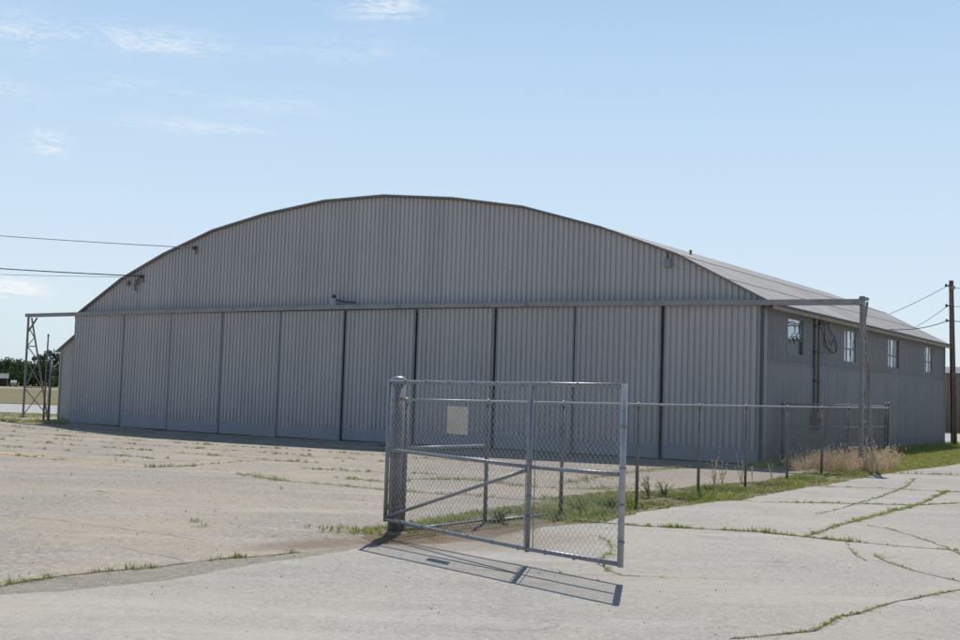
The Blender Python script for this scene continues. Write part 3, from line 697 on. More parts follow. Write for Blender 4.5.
# roof
OV = .38
def ext(p, q, d):
    v = Vector((q[0] - p[0], q[1] - p[1])).normalized() * d; return (q[0] + v.x, q[1] + v.y)
rp = [ext(arch[1], arch[0], OV)] + arch[1:-1] + [ext(arch[-2], arch[-1], OV)]
g = MB(); y0, y1, th = -.12, L + .15, .05
for i in range(len(rp) - 1):
    (a, z), (b, z2) = rp[i], rp[i + 1]
    g.quad((a, y0, z + th), (b, y0, z2 + th), (b, y1, z2 + th), (a, y1, z + th))
    g.quad((a, y0, z), (a, y1, z), (b, y1, z2), (b, y0, z2))
    g.quad((a, y0, z), (b, y0, z2), (b, y0, z2 + th), (a, y0, z + th)); g.quad((a, y1, z), (a, y1, z + th), (b, y1, z2 + th), (b, y1, z2))
rf = g.build('roof', M['roof'], hang)
g = MB()
for i in range(1, len(rp) - 1):    # raised lap where two runs of sheet meet
    a, z = rp[i]; d = Vector((rp[i + 1][0] - a, rp[i + 1][1] - z)).normalized()
    g.quad((a - .02, y0 + .02, z + th + .012), (a + d.x * .12, y0 + .02, z + d.y * .12 + th + .012), (a + d.x * .12, y1 - .02, z + d.y * .12 + th + .012), (a - .02, y1 - .02, z + th + .012))
    if i in (7, 8, 9, 10):
        p = Vector(rp[i]).lerp(Vector(rp[i + 1]), .5)
        g.quad((p.x - .02, y0 + .02, p.y + th + .015), (p.x + d.x * .06, y0 + .02, p.y + d.y * .06 + th + .012), (p.x + d.x * .06, y1 - .02, p.y + d.y * .06 + th + .012), (p.x - .02, y1 - .02, p.y + th + .015))
g.build('lap_seam', M['lap'], rf)
g = MB()
for i in range(len(rp) - 1):
    (a, z), (b, z2) = rp[i], rp[i + 1]; n_ = 26
    g.quad((a, y0 - .025, z - .0), (b, y0 - .025, z2 - .0), (b, y0 - .025, z2 + th + .015), (a, y0 - .025, z + th + .015))
    g.quad((a, y0 - .025, z + th + .015), (b, y0 - .025, z2 + th + .015), (b, y0 + .05, z2 + th + .015), (a, y0 + .05, z + th + .015))
    g.quad((a, y0 - .025, z - .0), (a, y0 - .002, z - .0), (b, y0 - .002, z2 - .0), (b, y0 - .025, z2 - .0))
g.build('verge_trim', M['edge'], rf)
g = MB(); ex_, ez_ = rp[-1]
g.box((ex_ - .035, -.1, ez_ - .11), (ex_ + .0, L + .13, ez_ + .01)); g.build('fascia', M['fascia'], rf)
g = MB(); g.box((ex_ + .002, -.12, ez_ - .0), (ex_ + .03, L + .15, ez_ + .06)); g.build('drip_edge', M['dark'], rf)
g = MB(); g.quad((W, .0, 4.50), (W, L, 4.50), (ex_ - .036, L, ez_ - .08), (ex_ - .036, 0, ez_ - .08)); g.build('soffit', M['fascia'], rf)
ex_, ez_ = rp[0]
g = MB(); g.box((ex_ - .0, -.1, ez_ - .11), (ex_ + .035, L + .13, ez_ + .01)); g.build('fascia', M['fascia'], rf)
p = hw(0, 0); g = MB(); zz = arch_z(26.05)
g.tube([(26.05, 4.2, zz - .02), (26.05, 4.2, zz + .16)], .035); g.tube([(26.05, 4.2, zz + .15), (26.05, 4.2, zz + .2)], [.05, .04]); g.build('vent_pipe', M['dark'], rf)

# sliding doors: ten leaves on two tracks
EDG = [.02, 3.22, 6.05, 8.97, 11.98, 15.05, 18.21, 21.37, 24.27, 27.19, 30.12]
GAPS = {1: .03, 2: .03, 3: .03, 4: .045, 5: .07, 6: .13, 7: .07, 8: .07, 9: .09}
door0 = None
for i in range(10):
    yo = (-.34 if i % 2 == 0 else -.29) if i > 4 else (-.34 if i % 2 == 0 else -.328)
    a0 = EDG[i] + (GAPS.get(i, .025)) / 2; a1 = EDG[i + 1] - (GAPS.get(i + 1, .025)) / 2
    zb = .03 + min(dz(*hw(a0, -.3)[:2]), dz(*hw(a1, -.3)[:2])) * .5 + dz(*hw((a0 + a1) / 2, -.3)[:2]) * .5; kz = .42 + rnd.uniform(-.015, .015)
    g = MB(); ribbed(g, a0 + .055, a1 - .055, yo, zb + kz, 4.45, depth=.042)
    d = g.build('sliding_door', M['door'], hang)
    s_ = MB(); s_.box((a0, yo - .012, zb), (a0 + .055, yo + .05, 4.45)); s_.build('stile', M['trim'], d); s_ = MB(); s_.box((a1 - .055, yo - .012, zb), (a1, yo + .05, 4.45)); s_.build('stile', M['trim'], d)
    q = MB(); q.box((a0 + .056, yo - .008, zb), (a1 - .056, yo + .04, zb + kz)); q.build('kick_plate', M['kick'], d)
    b_ = MB(); b_.quad((a0 + .02, yo + .055, zb), (a1 - .02, yo + .055, zb), (a1 - .02, yo + .055, 4.38), (a0 + .02, yo + .055, 4.38)); b_.build('back_frame', M['dark'], d)
for i in (1, 2, 3, 4, 5, 7, 8, 9):     # weather strips behind the joints
    g = MB(); g.box((EDG[i] - .1, -.225, -.1), (EDG[i] + .1, -.21, 4.4)); g.build('weather_strip', M['strip'], hang)
# sill
g = MB(); g.box((-.02, -.24, -.3), (W + .1, -.14, -.01)); g.build('sill_track', M['dark'], hang)
# overhead door track
g = MB()
tz = [(-3.35, 4.47), (.5, 4.49), (7, 4.53), (13.9, 4.56), (18.2, 4.555), (23.8, 4.53), (30.2, 4.47), (32.95, 4.44)]
for (a, z), (b, z2) in zip(tz, tz[1:]):
    k = len(g.v)
    for (aa, z_) in ((a, z), (b, z2)):
        g.v += [(aa, -.45, z_ - .075), (aa, -.20, z_ - .075), (aa, -.20, z_ + .07), (aa, -.45, z_ + .07)]
    for f in ((0, 4, 5, 1), (1, 5, 6, 2), (2, 6, 7, 3), (3, 7, 4, 0)): g.f.append(tuple(k + i_ for i_ in f)); g.mi.append(0)
g.f.append((3, 2, 1, 0)); g.mi.append(0); k = len(g.v) - 4; g.f.append((k, k + 1, k + 2, k + 3)); g.mi.append(0)
trk = g.build('door_track', M['rail'], hang)
for a in [x * 1.5 + .6 for x in range(20)]:
    zc = 4.52; g = MB(); g.box((a - .03, -.199, zc - .03), (a + .03, -.002, zc + .03)); g.build('track_bracket', M['steel'], trk)
for a in [x * 3.01 - 3.1 for x in range(12)]:
    zc = lerp_tab([(p[0], p[1]) for p in tz], a); g = MB(); g.box((a - .05, -.458, zc - .06), (a + .05, -.451, zc + .055)); g.build('splice_plate', M['trim'], trk)
# conduits and meter on the right wall
g = MB(); g.tube([(W + .11, 4.38, 1.25), (W + .11, 4.38, 4.42), (W + .16, 4.34, 4.5)], .055); g.tube([(W + .10, 4.78, .9), (W + .10, 4.78, 4.30)], .04)
cnd = g.build('conduit', M['steel'], hang)
for z in (1.6, 2.4, 3.3, 4.1): g = MB(); g.box((W + .03, 4.3, z), (W + .18, 4.86, z + .03)); g.build('pipe_strap', M['dark'], cnd)
g = MB(); g.box((W + .05, 4.15, .95), (W + .26, 4.62, 1.42)); g.tube([(W + .26, 4.38, 1.2), (W + .33, 4.38, 1.2)], .09, 14); g.build('meter_box', M['rust'], hang)
g = MB(); g.tube([(W + .05, 4.55, 4.2), (W + .22, 4.55, 4.2)], .035, 8); g.box((W + .03, 4.48, 4.08), (W + .10, 4.62, 4.34)); g.build('cable_bracket', M['dark'], hang)

# fittings on the gable
def gable_fit(a, z, name, parts):
    g_ = MB()
    for p in parts(a, z): 
        if p[0] == 'b': g_.box(p[1], p[2])
        else: g_.tube(p[1], p[2], 10)
    return g_
lamp = tag(empty('floodlight', hw(3.58, -.1, 5.6), -TH), 'old cylindrical floodlight on the gable under the left end of the arch', 'floodlight', 'lights fixed to the gable')
g = MB(); g.tube([(0, -.08, -.2), (0, -.08, .16)], .06, 12); g.tube([(0, -.08, .16), (0, -.08, .24)], [.06, .02], 12); g.build('housing', M['steel'], lamp)
g = MB(); g.tube([(-.02, .08, .22), (-.02, -.08, .28)], .022); g.box((-.1, .05, .1), (.08, .095, .34)); g.build('bracket', M['steel'], lamp)
g = MB(); g.tube([(0, -.08, -.23), (0, -.08, -.2)], .055, 12); g.build('lens', M['glass'], lamp)
jb = tag(empty('junction_box', hw(3.02, -.02, 5.76), -TH), 'small dark junction box on the gable just left of the floodlight', 'electrical box')
g = MB(); g.box((-.06, -.09, -.1), (.06, 0, .1)); g.build('case', M['steel'], jb); g = MB(); g.box((-.05, -.105, -.09), (.05, -.091, .09)); g.build('lid', M['steel'], jb)
rb = tag(empty('wall_box', hw(27.2, -.02, 5.7), -TH), 'small dark box high on the gable near the right end of the arch', 'electrical box')
g = MB(); g.box((-.10, -.10, -.12), (.10, 0, .12)); g.build('case', M['trim'], rb); g = MB(); g.tube([(0, -.06, .12), (0, -.06, .32)], .018); g.build('conduit', M['dark'], rb)
tl = tag(empty('track_lamp', hw(14.5, -.32, 4.63), -TH), 'pale lamp with dark dome sitting on top of the door track', 'floodlight', 'lights fixed to the gable')
g = MB(); g.tube([(0, 0, 0), (0, 0, .26)], [.13, .11], 12); g.build('housing', M['lamp'], tl)
g = MB(); g.tube([(0, 0, .26), (0, 0, .34), (0, 0, .40)], [.09, .07, .02], 12); g.build('dome', M['dark'], tl)
g = MB(); g.tube([(.1, .02, .2), (.5, .03, .12), (.95, .04, .1)], .03, 8); g.build('arm', M['dark'], tl)

# lean-to on the left flank
an = tag(empty('lean_to', hw(0, 0), -TH), 'plain grey lean to shed against the left flank of the hangar', 'shed')
g = MB(); A0 = -1.75; rz = lambda a: 4.02 + a * .58
g.quad((A0, .35, -.15), (-.04, .35, -.15), (-.04, .35, rz(-.04)), (A0, .35, rz(A0))); g.quad((A0, .35, 0), (A0, .35, rz(A0)), (A0, L - .5, rz(A0)), (A0, L - .5, 0))
g.quad((A0, L - .5, 0), (A0, L - .5, rz(A0)), (-.04, L - .5, rz(-.04)), (-.04, L - .5, 0)); g.build('wall', M['annex'], an)
g = MB(); e0 = A0 - .22
g.quad((e0, .2, rz(e0) + .06), (-.04, .2, rz(-.04) + .06), (-.04, L - .3, rz(-.04) + .06), (e0, L - .3, rz(e0) + .06)); g.quad((e0, .2, rz(e0)), (e0, L - .3, rz(e0)), (-.04, L - .3, rz(-.04)), (-.04, .2, rz(-.04)))
g.quad((e0, .2, rz(e0)), (-.04, .2, rz(-.04)), (-.04, .2, rz(-.04) + .06), (e0, .2, rz(e0) + .06)); g.quad((e0, .2, rz(e0)), (e0, .2, rz(e0) + .06), (e0, L - .3, rz(e0) + .06), (e0, L - .3, rz(e0))); g.build('roof', M['roof'], an)
g = MB(); g.box((A0 + .02, .325, rz(A0) - .12), (-.05, .348, rz(A0) - .06)); g.box((A0 - .02, .30, 0), (A0 + .07, .349, rz(A0) - .13)); g.build('trim_board', M['annex'], an)

# track support frames
def support(a, label, mirror):
    o = tag(empty('track_support', hw(a, -.33, 0), -TH), label, 'steel frame', 'lattice frames holding up the ends of the door track')
    H_ = 4.39; B = 1.22; s_ = .06
    g_ = MB(); g_.bar((0, 0, 0), (0, 0, H_ + (.2 if mirror else 0)), .10 if mirror else .07, .10 if mirror else .07); g_.build('leg', M['steel'], o)
    g_ = MB(); g_.bar((0, B, 0), (0, .16, H_ - .02), .055, .055); g_.build('leg', M['steel'], o)
    back = lambda z: B + (.16 - B) * z / (H_ - .02)
    lv = [.12, 1.28, 2.18, 2.92, 3.5, 3.95]
    g_ = MB()
    for z in (1.28, 3.12): g_.bar((0, .03, z), (0, back(z) - .03, z), .035, .045)
    for (z0, z1) in ((.12, 1.24), (1.32, 2.5)):
        g_.bar((.012, .03, z0), (.012, back(z1) - .02, z1), .03, .035); g_.bar((-.02, back(z0) - .02, z0), (-.02, .03, z1), .03, .035)
    for (z0, z1, f_) in ((2.5, 3.1, 0), (3.14, 3.5, 1), (3.5, 3.95, 0)):
        if f_: g_.bar((0, .03, z0), (0, back(z1) - .02, z1), .03, .035)
        else: g_.bar((0, back(z0) - .02, z0), (0, .03, z1), .03, .035)
    g_.build('lattice', M['steel'], o)
    g_ = MB(); sg = -1 if mirror else 1
    if mirror: g_.bar((0, .1, H_ - .85), (.02, .42, H_ + .08), .05, .06); g_.tube([(.02, .2, H_ - 1.3), (.05, .62, H_ - 1.75), (.06, .52, .9)], .03)
    else: g_.bar((.05, 0, H_ - .62), (.62, 0, H_ - .04), .05, .06)
    g_.build('knee_brace', M['rust'] if not mirror else M['steel'], o)
    g_ = MB(); g_.box((-.14, -.14, 0), (.14, .14, .02)); g_.build('base_plate', M['dark'], o); g_ = MB(); g_.box((-.12, B - .12, 0), (.12, B + .12, .02)); g_.build('base_plate', M['dark'], o)
    if mirror: g_ = MB(); g_.box((-.05, -.14, H_ + .10), (.12, .22, H_ + .17)); g_.build('end_cap', M['steel'], o)
    return o
support(-3.27, 'lattice steel frame left of the hangar holding the track end', False)
support(32.9, 'narrow looking steel frame right of the hangar standing in dry brush', True)

# loose cable coil on the side wall
def curve_pts(ps, n_=6):
    out = []
    for i in range(len(ps) - 1):
        p0 = Vector(ps[max(i - 1, 0)]); p1 = Vector(ps[i]); p2 = Vector(ps[i + 1]); p3 = Vector(ps[min(i + 2, len(ps) - 1)])
        for j in range(n_):
            t_ = j / n_; out.append(.5 * ((2 * p1) + (p2 - p0) * t_ + (2 * p0 - 5 * p1 + 4 * p2 - p3) * t_ ** 2 + (3 * p1 - p0 - 3 * p2 + p3) * t_ ** 3))
    out.append(Vector(ps[-1])); return out
g = MB(); q = lambda b, z, o=.12: hw(W + o, b, z)
g.tube(curve_pts([q(4.6, 4.2), q(4.9, 4.34), q(5.25, 4.1), q(5.2, 3.6), q(5.5, 3.45, .2), q(5.9, 3.35, .2), q(6.3, 3.5, .2), q(6.2, 3.85, .15), q(5.7, 4.1), q(5.65, 4.35), q(6.3, 4.47)]), .015, 6)
tag(g.build('hanging_cable', M['cable'], smooth=True), 'longest black cable drooping in a loop from the side wall bracket', 'cable')
g = MB(); g.tube(curve_pts([q(4.6, 4.15), q(5.0, 3.9, .16), q(5.2, 3.55, .2), q(5.6, 3.35, .2), q(6.15, 3.42, .2), q(6.0, 3.8, .17), q(5.8, 3.6, .16), q(5.6, 3.75, .15)]), .012, 6)
tag(g.build('hanging_cable', M['cable'], smooth=True), 'shorter black cable curled inside the long loop on the side wall', 'cable')
g = MB(); q = lambda b, z, o=.02: hw(W + o, b, z)  # dark tubes stand in for wires mirrored in the window glass
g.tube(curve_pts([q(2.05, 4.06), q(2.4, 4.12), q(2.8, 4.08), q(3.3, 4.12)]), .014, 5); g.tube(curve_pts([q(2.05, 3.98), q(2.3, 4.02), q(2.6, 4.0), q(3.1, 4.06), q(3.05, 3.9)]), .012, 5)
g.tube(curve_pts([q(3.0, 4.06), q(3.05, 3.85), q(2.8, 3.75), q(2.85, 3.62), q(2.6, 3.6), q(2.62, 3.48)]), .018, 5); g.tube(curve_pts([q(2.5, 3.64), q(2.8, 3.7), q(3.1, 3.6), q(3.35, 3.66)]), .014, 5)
tag(g.build('wire_reflection', M['cable']), 'dark reflected wires modelled as tubes across the nearest side window', 'reflection')

# ------------------------------------------------------------------ utility pole and lines
up = tag(empty('utility_pole', (21.15, 50.4, 0)), 'dark wooden utility pole leaning slightly on the lawn at the far right', 'utility pole')
g = MB(); ptop = Vector((-.17, 0, 7.35)); g.tube([(0, 0, 0), ptop * .5, ptop], [.135, .12, .10], 14); g.build('shaft', M['pole'], up, True)
for z in (7.12, 6.22, 5.55): 
    g = MB()
    x = -.17 * z / 7.35; g.tube([(x - .1, -.02, z), (x - .24, -.02, z)], .03, 8); g.tube([(x - .24, -.02, z - .06), (x - .24, -.02, z + .07)], [.055, .04], 10); g.build('insulator', M['dark'], up)
g = MB(); g.box((-.22, -.14, 6.95), (-.05, -.09, 7.1)); g.tube([(-.1, -.13, 0.2), (-.13, -.12, 3), (-.2, -.11, 6.9)], .012, 6); g.build('ground_wire', M['linegrey'], up)
def wire(a, b, sag, rad, label, mat='cable', n_=24):
    a = Vector(a); b = Vector(b); g_ = MB()
    pts = [a.lerp(b, i / n_) - Vector((0, 0, sag * 4 * (i / n_) * (1 - i / n_))) for i in range(n_ + 1)]
    g_.tube(pts, rad, 6); return tag(g_.build('power_line', M[mat], smooth=True), label, 'power line')
P_ = lambda z: (21.15 - .17 * z / 7.35 - .2, 50.38, z)
wire(P_(7.1), hw(24.6, L + .05, 4.9), .25, .014, 'upper thin wire running from the pole top down behind the hangar roof', 'linegrey')
wire(P_(6.2), hw(27.6, L + .05, 4.7), .15, .012, 'second thin wire from the pole down behind the hangar roof', 'linegrey')
wire(P_(5.55), hw(W + .2, 4.34, 4.5), .45, .018, 'lower dark service wire from the pole to the hangar side wall')
wire(P_(7.1), (45, 60, 6.2), .3, .014, 'topmost wire leaving the pole towards the right edge', 'linegrey')
wire(P_(6.2), (45, 58, 7.4), .3, .012, 'middle wire leaving the pole towards the right edge', 'linegrey')
wire(P_(5.55), (45, 52, 5.2), .2, .018, 'lowest dark wire leaving the pole towards the right edge')
RA = Vector((-.5179, .8554, .1058)); RB = Vector((-.5168, .8561, .0830)); RC = Vector((-.5164, .8564, .0747)); C0 = Vector((0, 0, 1.8))
wire(hw(6.95, -.12, 7.05), C0 + RA * 66 + Vector((0, 0, .55)), .12, .017, 'highest power line from the left shoulder of the gable to the left', 'linegrey')
wire(hw(3.9, -.12, 6.02), C0 + RB * 64 + Vector((0, 0, .35)), .12, .024, 'thick dark power line from the lower left of the gable')
wire(hw(3.8, -.12, 5.97), C0 + RC * 65 + Vector((0, 0, .1)), .05, .011, 'thin grey line just below the thick one left of the gable', 'linegrey')
ins = tag(empty('line_insulator', hw(6.95, -.0, 7.0), -TH), 'dark insulator on the gable where the highest line ends', 'insulator', 'line brackets on the gable')
g = MB(); g.tube([(0, 0, .05), (0, -.14, .05)], .03, 8); g.tube([(0, -.14, -.03), (0, -.14, .1)], .055, 10); g.build('spool', M['dark'], ins)
g = MB(); g.box((-.05, -.03, -.2), (.05, -.0, .12)); g.build('bracket', M['rust'], ins)
ins2 = copy_thing(ins, hw(3.85, 0, 5.97), -TH, 'dark insulator on the gable where the thick line ends')

# ------------------------------------------------------------------ chain link
def chain(mb, p0, p1, z0, z1, r=.0019, wd=.068, ht=.078):
    p0 = Vector(p0); p1 = Vector(p1); d = (p1 - p0); ln = d.length; d.normalize(); nrm = Vector((-d.y, d.x))
    n_ = int(ln / (wd / 2)); st = ln / n_; m_ = int((z1 - z0) / (ht / 2)); sz = (z1 - z0) / m_
    for k in range(n_):
        base = len(mb.v)
        for j in range(m_ + 1):
            s_ = (k + ((j + k) % 2)) * st; q = p0 + d * s_; z = z0 + j * sz
            off = .0022 * (1 if (j % 2) else -1)
            for (u, v_) in ((0, 1.), (.87, -.5), (-.87, -.5)):
                mb.v.append((q.x + nrm.x * (v_ * r + off) + d.x * u * r, q.y + nrm.y * (v_ * r + off) + d.y * u * r, z))
        for j in range(m_):
            for c_ in range(3):
                a = base + j * 3 + c_; b = base + j * 3 + (c_ + 1) % 3
                mb.f.append((a, b, b + 3, a + 3)); mb.mi.append(0)

# swing gate, standing open
G0 = Vector((-1.09, 13.70)); G1 = Vector((1.42, 10.87)); GD = (G1 - G0).normalized(); GL = (G1 - G0).length
gate = tag(empty('swing_gate', (G0.x, G0.y, 0), math.atan2(GD.y, GD.x)), 'open galvanised chain link swing gate with a diagonal brace', 'gate')
def pipe(pts, r, name, mt='galv', parent=gate, n_=10):
    g_ = MB(); g_.tube(pts, r, n_); return g_.build(name, M[mt], parent, True)
pipe([(.05, 0, .20), (.05, 0, 1.875)], .025, 'upright'); pipe([(2.49, 0, .15), (2.49, 0, 1.905)], .027, 'upright'); pipe([(GL - .02, 0, .165), (GL - .02, 0, 1.905)], .030, 'upright', 'galvlight')
pipe([(.05, 0, 1.872), (2.0, 0, 1.874), (2.49, 0, 1.882), (GL - .05, 0, 1.888)], .023, 'top_rail'); pipe([(.05, 0, .232), (1.2, 0, .198), (2.49, 0, .180), (GL - .05, 0, .190)], .023, 'bottom_rail')
pipe([(.05, 0, 1.058), (2.47, 0, 1.022)], .021, 'middle_rail'); pipe([(2.5, 0, 1.022), (GL - .05, 0, 1.036)], .021, 'middle_rail')
pipe([(.08, 0, .262), (2.46, 0, .988)], .019, 'diagonal_brace')
def band(a, b, r_=.036, n_=12):
    g_ = MB(); g_.tube([a, b], r_, n_); g_.build('tension_band', M['galv'], gate, True)
for z in (.72, 1.09, 1.3, .5): band((2.49, 0, z - .012), (2.49, 0, z + .012))
for z in (.4, .75, 1.1, 1.5): band((GL - .02, 0, z - .01), (GL - .02, 0, z + .01), .037)
for i in range(9): band((.35 + i * .4, 0, 1.876 + (.01 if i > 5 else 0)), (.362 + i * .4, 0, 1.876 + (.01 if i > 5 else 0)), .029, 10)
for i in range(9): band((.35 + i * .4, 0, .222 - .042 * min(1, i / 5)), (.362 + i * .4, 0, .222 - .042 * min(1, i / 5)), .029, 10)
for (a, b, c_, d_) in ((.12, .128, .24, 1.86), (GL - .075, GL - .067, .19, 1.88), (2.55, 2.556, .2, 1.86), (2.42, 2.426, .2, 1.86)):
    g = MB(); g.box((a, .012, c_), (b, .02, d_)); g.build('tension_bar', M['galv'], gate)
g = MB(); chain(g, (.1, .026), (2.46, .026), .205, 1.868); chain(g, (2.53, .026), (GL - .06, .026), .195, 1.88); g.build('wire_mesh', M['wire'], gate)
# side post facing
gp = tag(empty('gate_post', (-.97, 14.0, 0)), 'thick weathered steel post with dome cap carrying the open gate', 'gate post')
g = MB(); g.tube([(0, 0, 0), (0, 0, 1.87)], .082, 20); g.build('shaft', M['galvd'], gp, True)
g = MB(); g.tube([(0, 0, 1.865), (0, 0, 1.895), (0, 0, 1.925), (0, 0, 1.94), (0, 0, 1.943)], [.092, .094, .075, .04, .005], 20); g.build('cap', M['galv'], gp, True)
for z in (1.66, .98, .35):
    g = MB(); g.tube([(0, 0, z - .022), (0, 0, z + .022)], .089, 20); d_ = Vector((G0.x + .97 + GD.x * .05, G0.y - 14.0 + GD.y * .05, 0)); g.bar((d_.x * .2, d_.y * .2, z), (d_.x, d_.y, z), .02, .035); g.build('hinge', M['galvd'], gp, True)
g = MB(); g.tube([(0, 0, 0), (0, 0, .03), (0, 0, .05)], [.2, .17, .09], 14); g.build('footing', M['dirt'], gp)
# notice on the gate: cannot be read, weathered blank
sg_o = tag(empty('sign', (G0.x + GD.x * 1.27, G0.y + GD.y * 1.27, 1.45), math.atan2(GD.y, GD.x)), 'small blank weathered sign wired to the open gate', 'sign')
g = MB(); g.box((-.178, .034, -.15), (.178, .038, .16)); g.build('plate', M['sign'], sg_o)
for (a, b) in ((-.16, .145), (.16, .145), (-.16, -.135), (.16, -.135)): g = MB(); g.tube([(a, .0385, b), (a, .043, b)], .008, 8); g.build('fixing', M['dark'], sg_o)

# fences
def fence(label, posts, zt, rails, name='chain_link_fence', end_tall=0., mesh_top=None, extra_low=()):
    o = tag(empty(name, (posts[0][0], posts[0][1], 0)), label, 'fence')
    ox, oy = posts[0]; loc = [(x - ox, y - oy) for x, y in posts]
    for i, (x, y) in enumerate(loc):
        if i == 0 and name == 'chain_link_fence' and o.get('skip0'): continue
        tall = end_tall if i == len(loc) - 1 else 0
        g_ = MB(); rr = .036 if i == len(loc) - 1 or i == 0 else .028
        g_.tube([(x, y, 0), (x, y, zt - .03 + tall)], rr, 10); ps = g_.build('post', M['galvd'], o, True)
        g_ = MB(); g_.tube([(x, y, zt - .04 + tall), (x, y, zt + .0 + tall), (x, y, zt + .035 + tall)], [rr + .006, rr + .008, .012], 10); g_.build('cap', M['galv'], ps, True)
    for z in rails:
        g_ = MB(); g_.tube([(x, y, z) for x, y in loc], .019, 8, cap=True); g_.build('rail', M['galv'], o, True)
    for (i, j, z) in extra_low:
        g_ = MB(); g_.tube([(*loc[i], z), (*loc[j], z)], .019, 8); g_.build('rail', M['galv'], o, True)
    for a, b in zip(loc, loc[1:]):
        d = (Vector(b) - Vector(a)).normalized(); nn = Vector((-d.y, d.x)) * .034
        g_ = MB(); chain(g_, Vector(a) + nn, Vector(b) + nn, .04, zt - .02, r=.0016); g_.build('wire_mesh', M['fencewire'], o)
    return o
FP = [(-.97 + .09, 14.12), (.15, 15.46), (1.28, 16.9), (2.68, 18.88), (4.08, 20.85), (5.50, 23.23), (6.94, 25.4), (8.5, 28.0), (10.05, 30.75), (11.55, 33.45), (13.09, 36.17)]
f1 = fence('chain link fence running from the gate post back to the hangar side lawn', FP, 1.65, (1.65,), end_tall=.15, extra_low=((0, 1, 1.055), (0, 1, .05), (1, 2, .03)))
RP = [hw(W + .3, .9)[:2], hw(W + 1.4, 2.1)[:2], (11.1, 34.0), (13.05, 36.32)]
f2 = fence('short two rail fence return close to the hangar side wall', [RP[0], RP[2], RP[3]], 1.72, (1.70, 1.04), end_tall=.05)
# two posts at the left end of the hall
o = tag(empty('fence_post', (-17.52, 46.55, 0)), 'thick capped steel post beside the lean to at far left', 'post', 'steel posts left of the hangar')
g = MB(); g.tube([(0, 0, 0), (0, 0, 2.55)], .055, 12); g.build('shaft', M['galvd'], o, True); g = MB(); g.tube([(0, 0, 2.54), (0, 0, 2.6), (0, 0, 2.64)], [.07, .065, .01], 12); g.build('cap', M['galv'], o, True)
o = tag(empty('pole', (-17.85, 46.9, 0)), 'tall thin steel pole between the lattice frame and the lean to', 'pole', 'steel posts left of the hangar')
g = MB(); g.tube([(0, 0, 0), (.02, 0, 3.5)], [.04, .032], 10); g.build('shaft', M['rust'], o, True); g = MB(); g.tube([(.02, 0, 3.48), (.02, 0, 3.56)], [.045, .03], 10); g.build('cap', M['galvd'], o, True)

# ------------------------------------------------------------------ brush and plants
def dry_bush(nm, x, y, h, rad, seed, label, nst=150):
    r_ = random.Random(seed); g_ = MB(); h *= 1
    for _ in range(nst):
        az = r_.uniform(0, 6.283); rr = r_.random() ** .7 * rad * .55; hh = h * r_.uniform(.35, 1.05); ln = hh * r_.uniform(.1, .7)
        x0, y0 = math.cos(az) * rr, math.sin(az) * rr; az2 = az + r_.uniform(-.7, .7)
        blade(g_, x0, y0, 0, hh, ln, az2, r_.uniform(.006, .012))
        for __ in range(r_.randint(3, 7)):
            t_ = r_.uniform(.5, 1.08); cxp = x0 + math.cos(az2) * ln * t_ ** 1.6; cyp = y0 + math.sin(az2) * ln * t_ ** 1.6; cz = hh * t_
            a3 = r_.uniform(0, 6.283); s_ = r_.uniform(.012, .035); dz_ = r_.uniform(-.3, 1) * s_ * 2
            g_.quad((cxp, cyp, cz), (cxp + math.cos(a3) * s_, cyp + math.sin(a3) * s_, cz + dz_ * .4), (cxp + math.cos(a3) * s_ * 1.4, cyp + math.sin(a3) * s_ * 1.4, cz + dz_ + s_ * .5), (cxp + math.cos(a3 + .7) * s_ * .5, cyp + math.sin(a3 + .7) * s_ * .5, cz + dz_ * .8 + s_ * .3))
    o = g_.build(nm, M['drybush']); o.location = (x, y, .005); return tag(o, label, 'dry bush', 'dry brush round the right track support')
BUSH = [((8.75, 30.2), .45, 'low dry bush at the left end of the brush by the fence'), ((9.25, 29.5), .55, 'dry bush just left of the support frame in the front row'),
        ((9.05, 30.6), .5, 'dry bush behind the front row near the hangar corner'), ((9.75, 29.9), .72, 'tall dry bush directly left of the support frame'),
        ((9.6, 29.1), .55, 'front dry bush hanging over the pavement edge'), ((10.3, 30.1), .7, 'dry bush growing through the support frame'),
        ((10.15, 29.25), .45, 'small dry bush in front of the support frame foot'), ((10.95, 30.9), .75, 'tall dry bush right of the support frame'),
        ((10.5, 31.2), .6, 'dry bush behind the support frame on the fence line'), ((11.35, 31.7), .5, 'dry bush at the right end of the brush on the lawn'),
        ((9.5, 31.0), .6, 'dry bush in the shade of the hangar corner'), ((11.2, 31.0), .45, 'small dry bush at the pavement edge beside the lawn'), ((8.3, 29.4), .35, 'smallest dry tuft leftmost on the fence line')]
for k, ((x, y), h, lb) in enumerate(BUSH): dry_bush('dry_bush', x, y, h * .88, .55 + .25 * h, 300 + k, lb, int(70 + 110 * h))
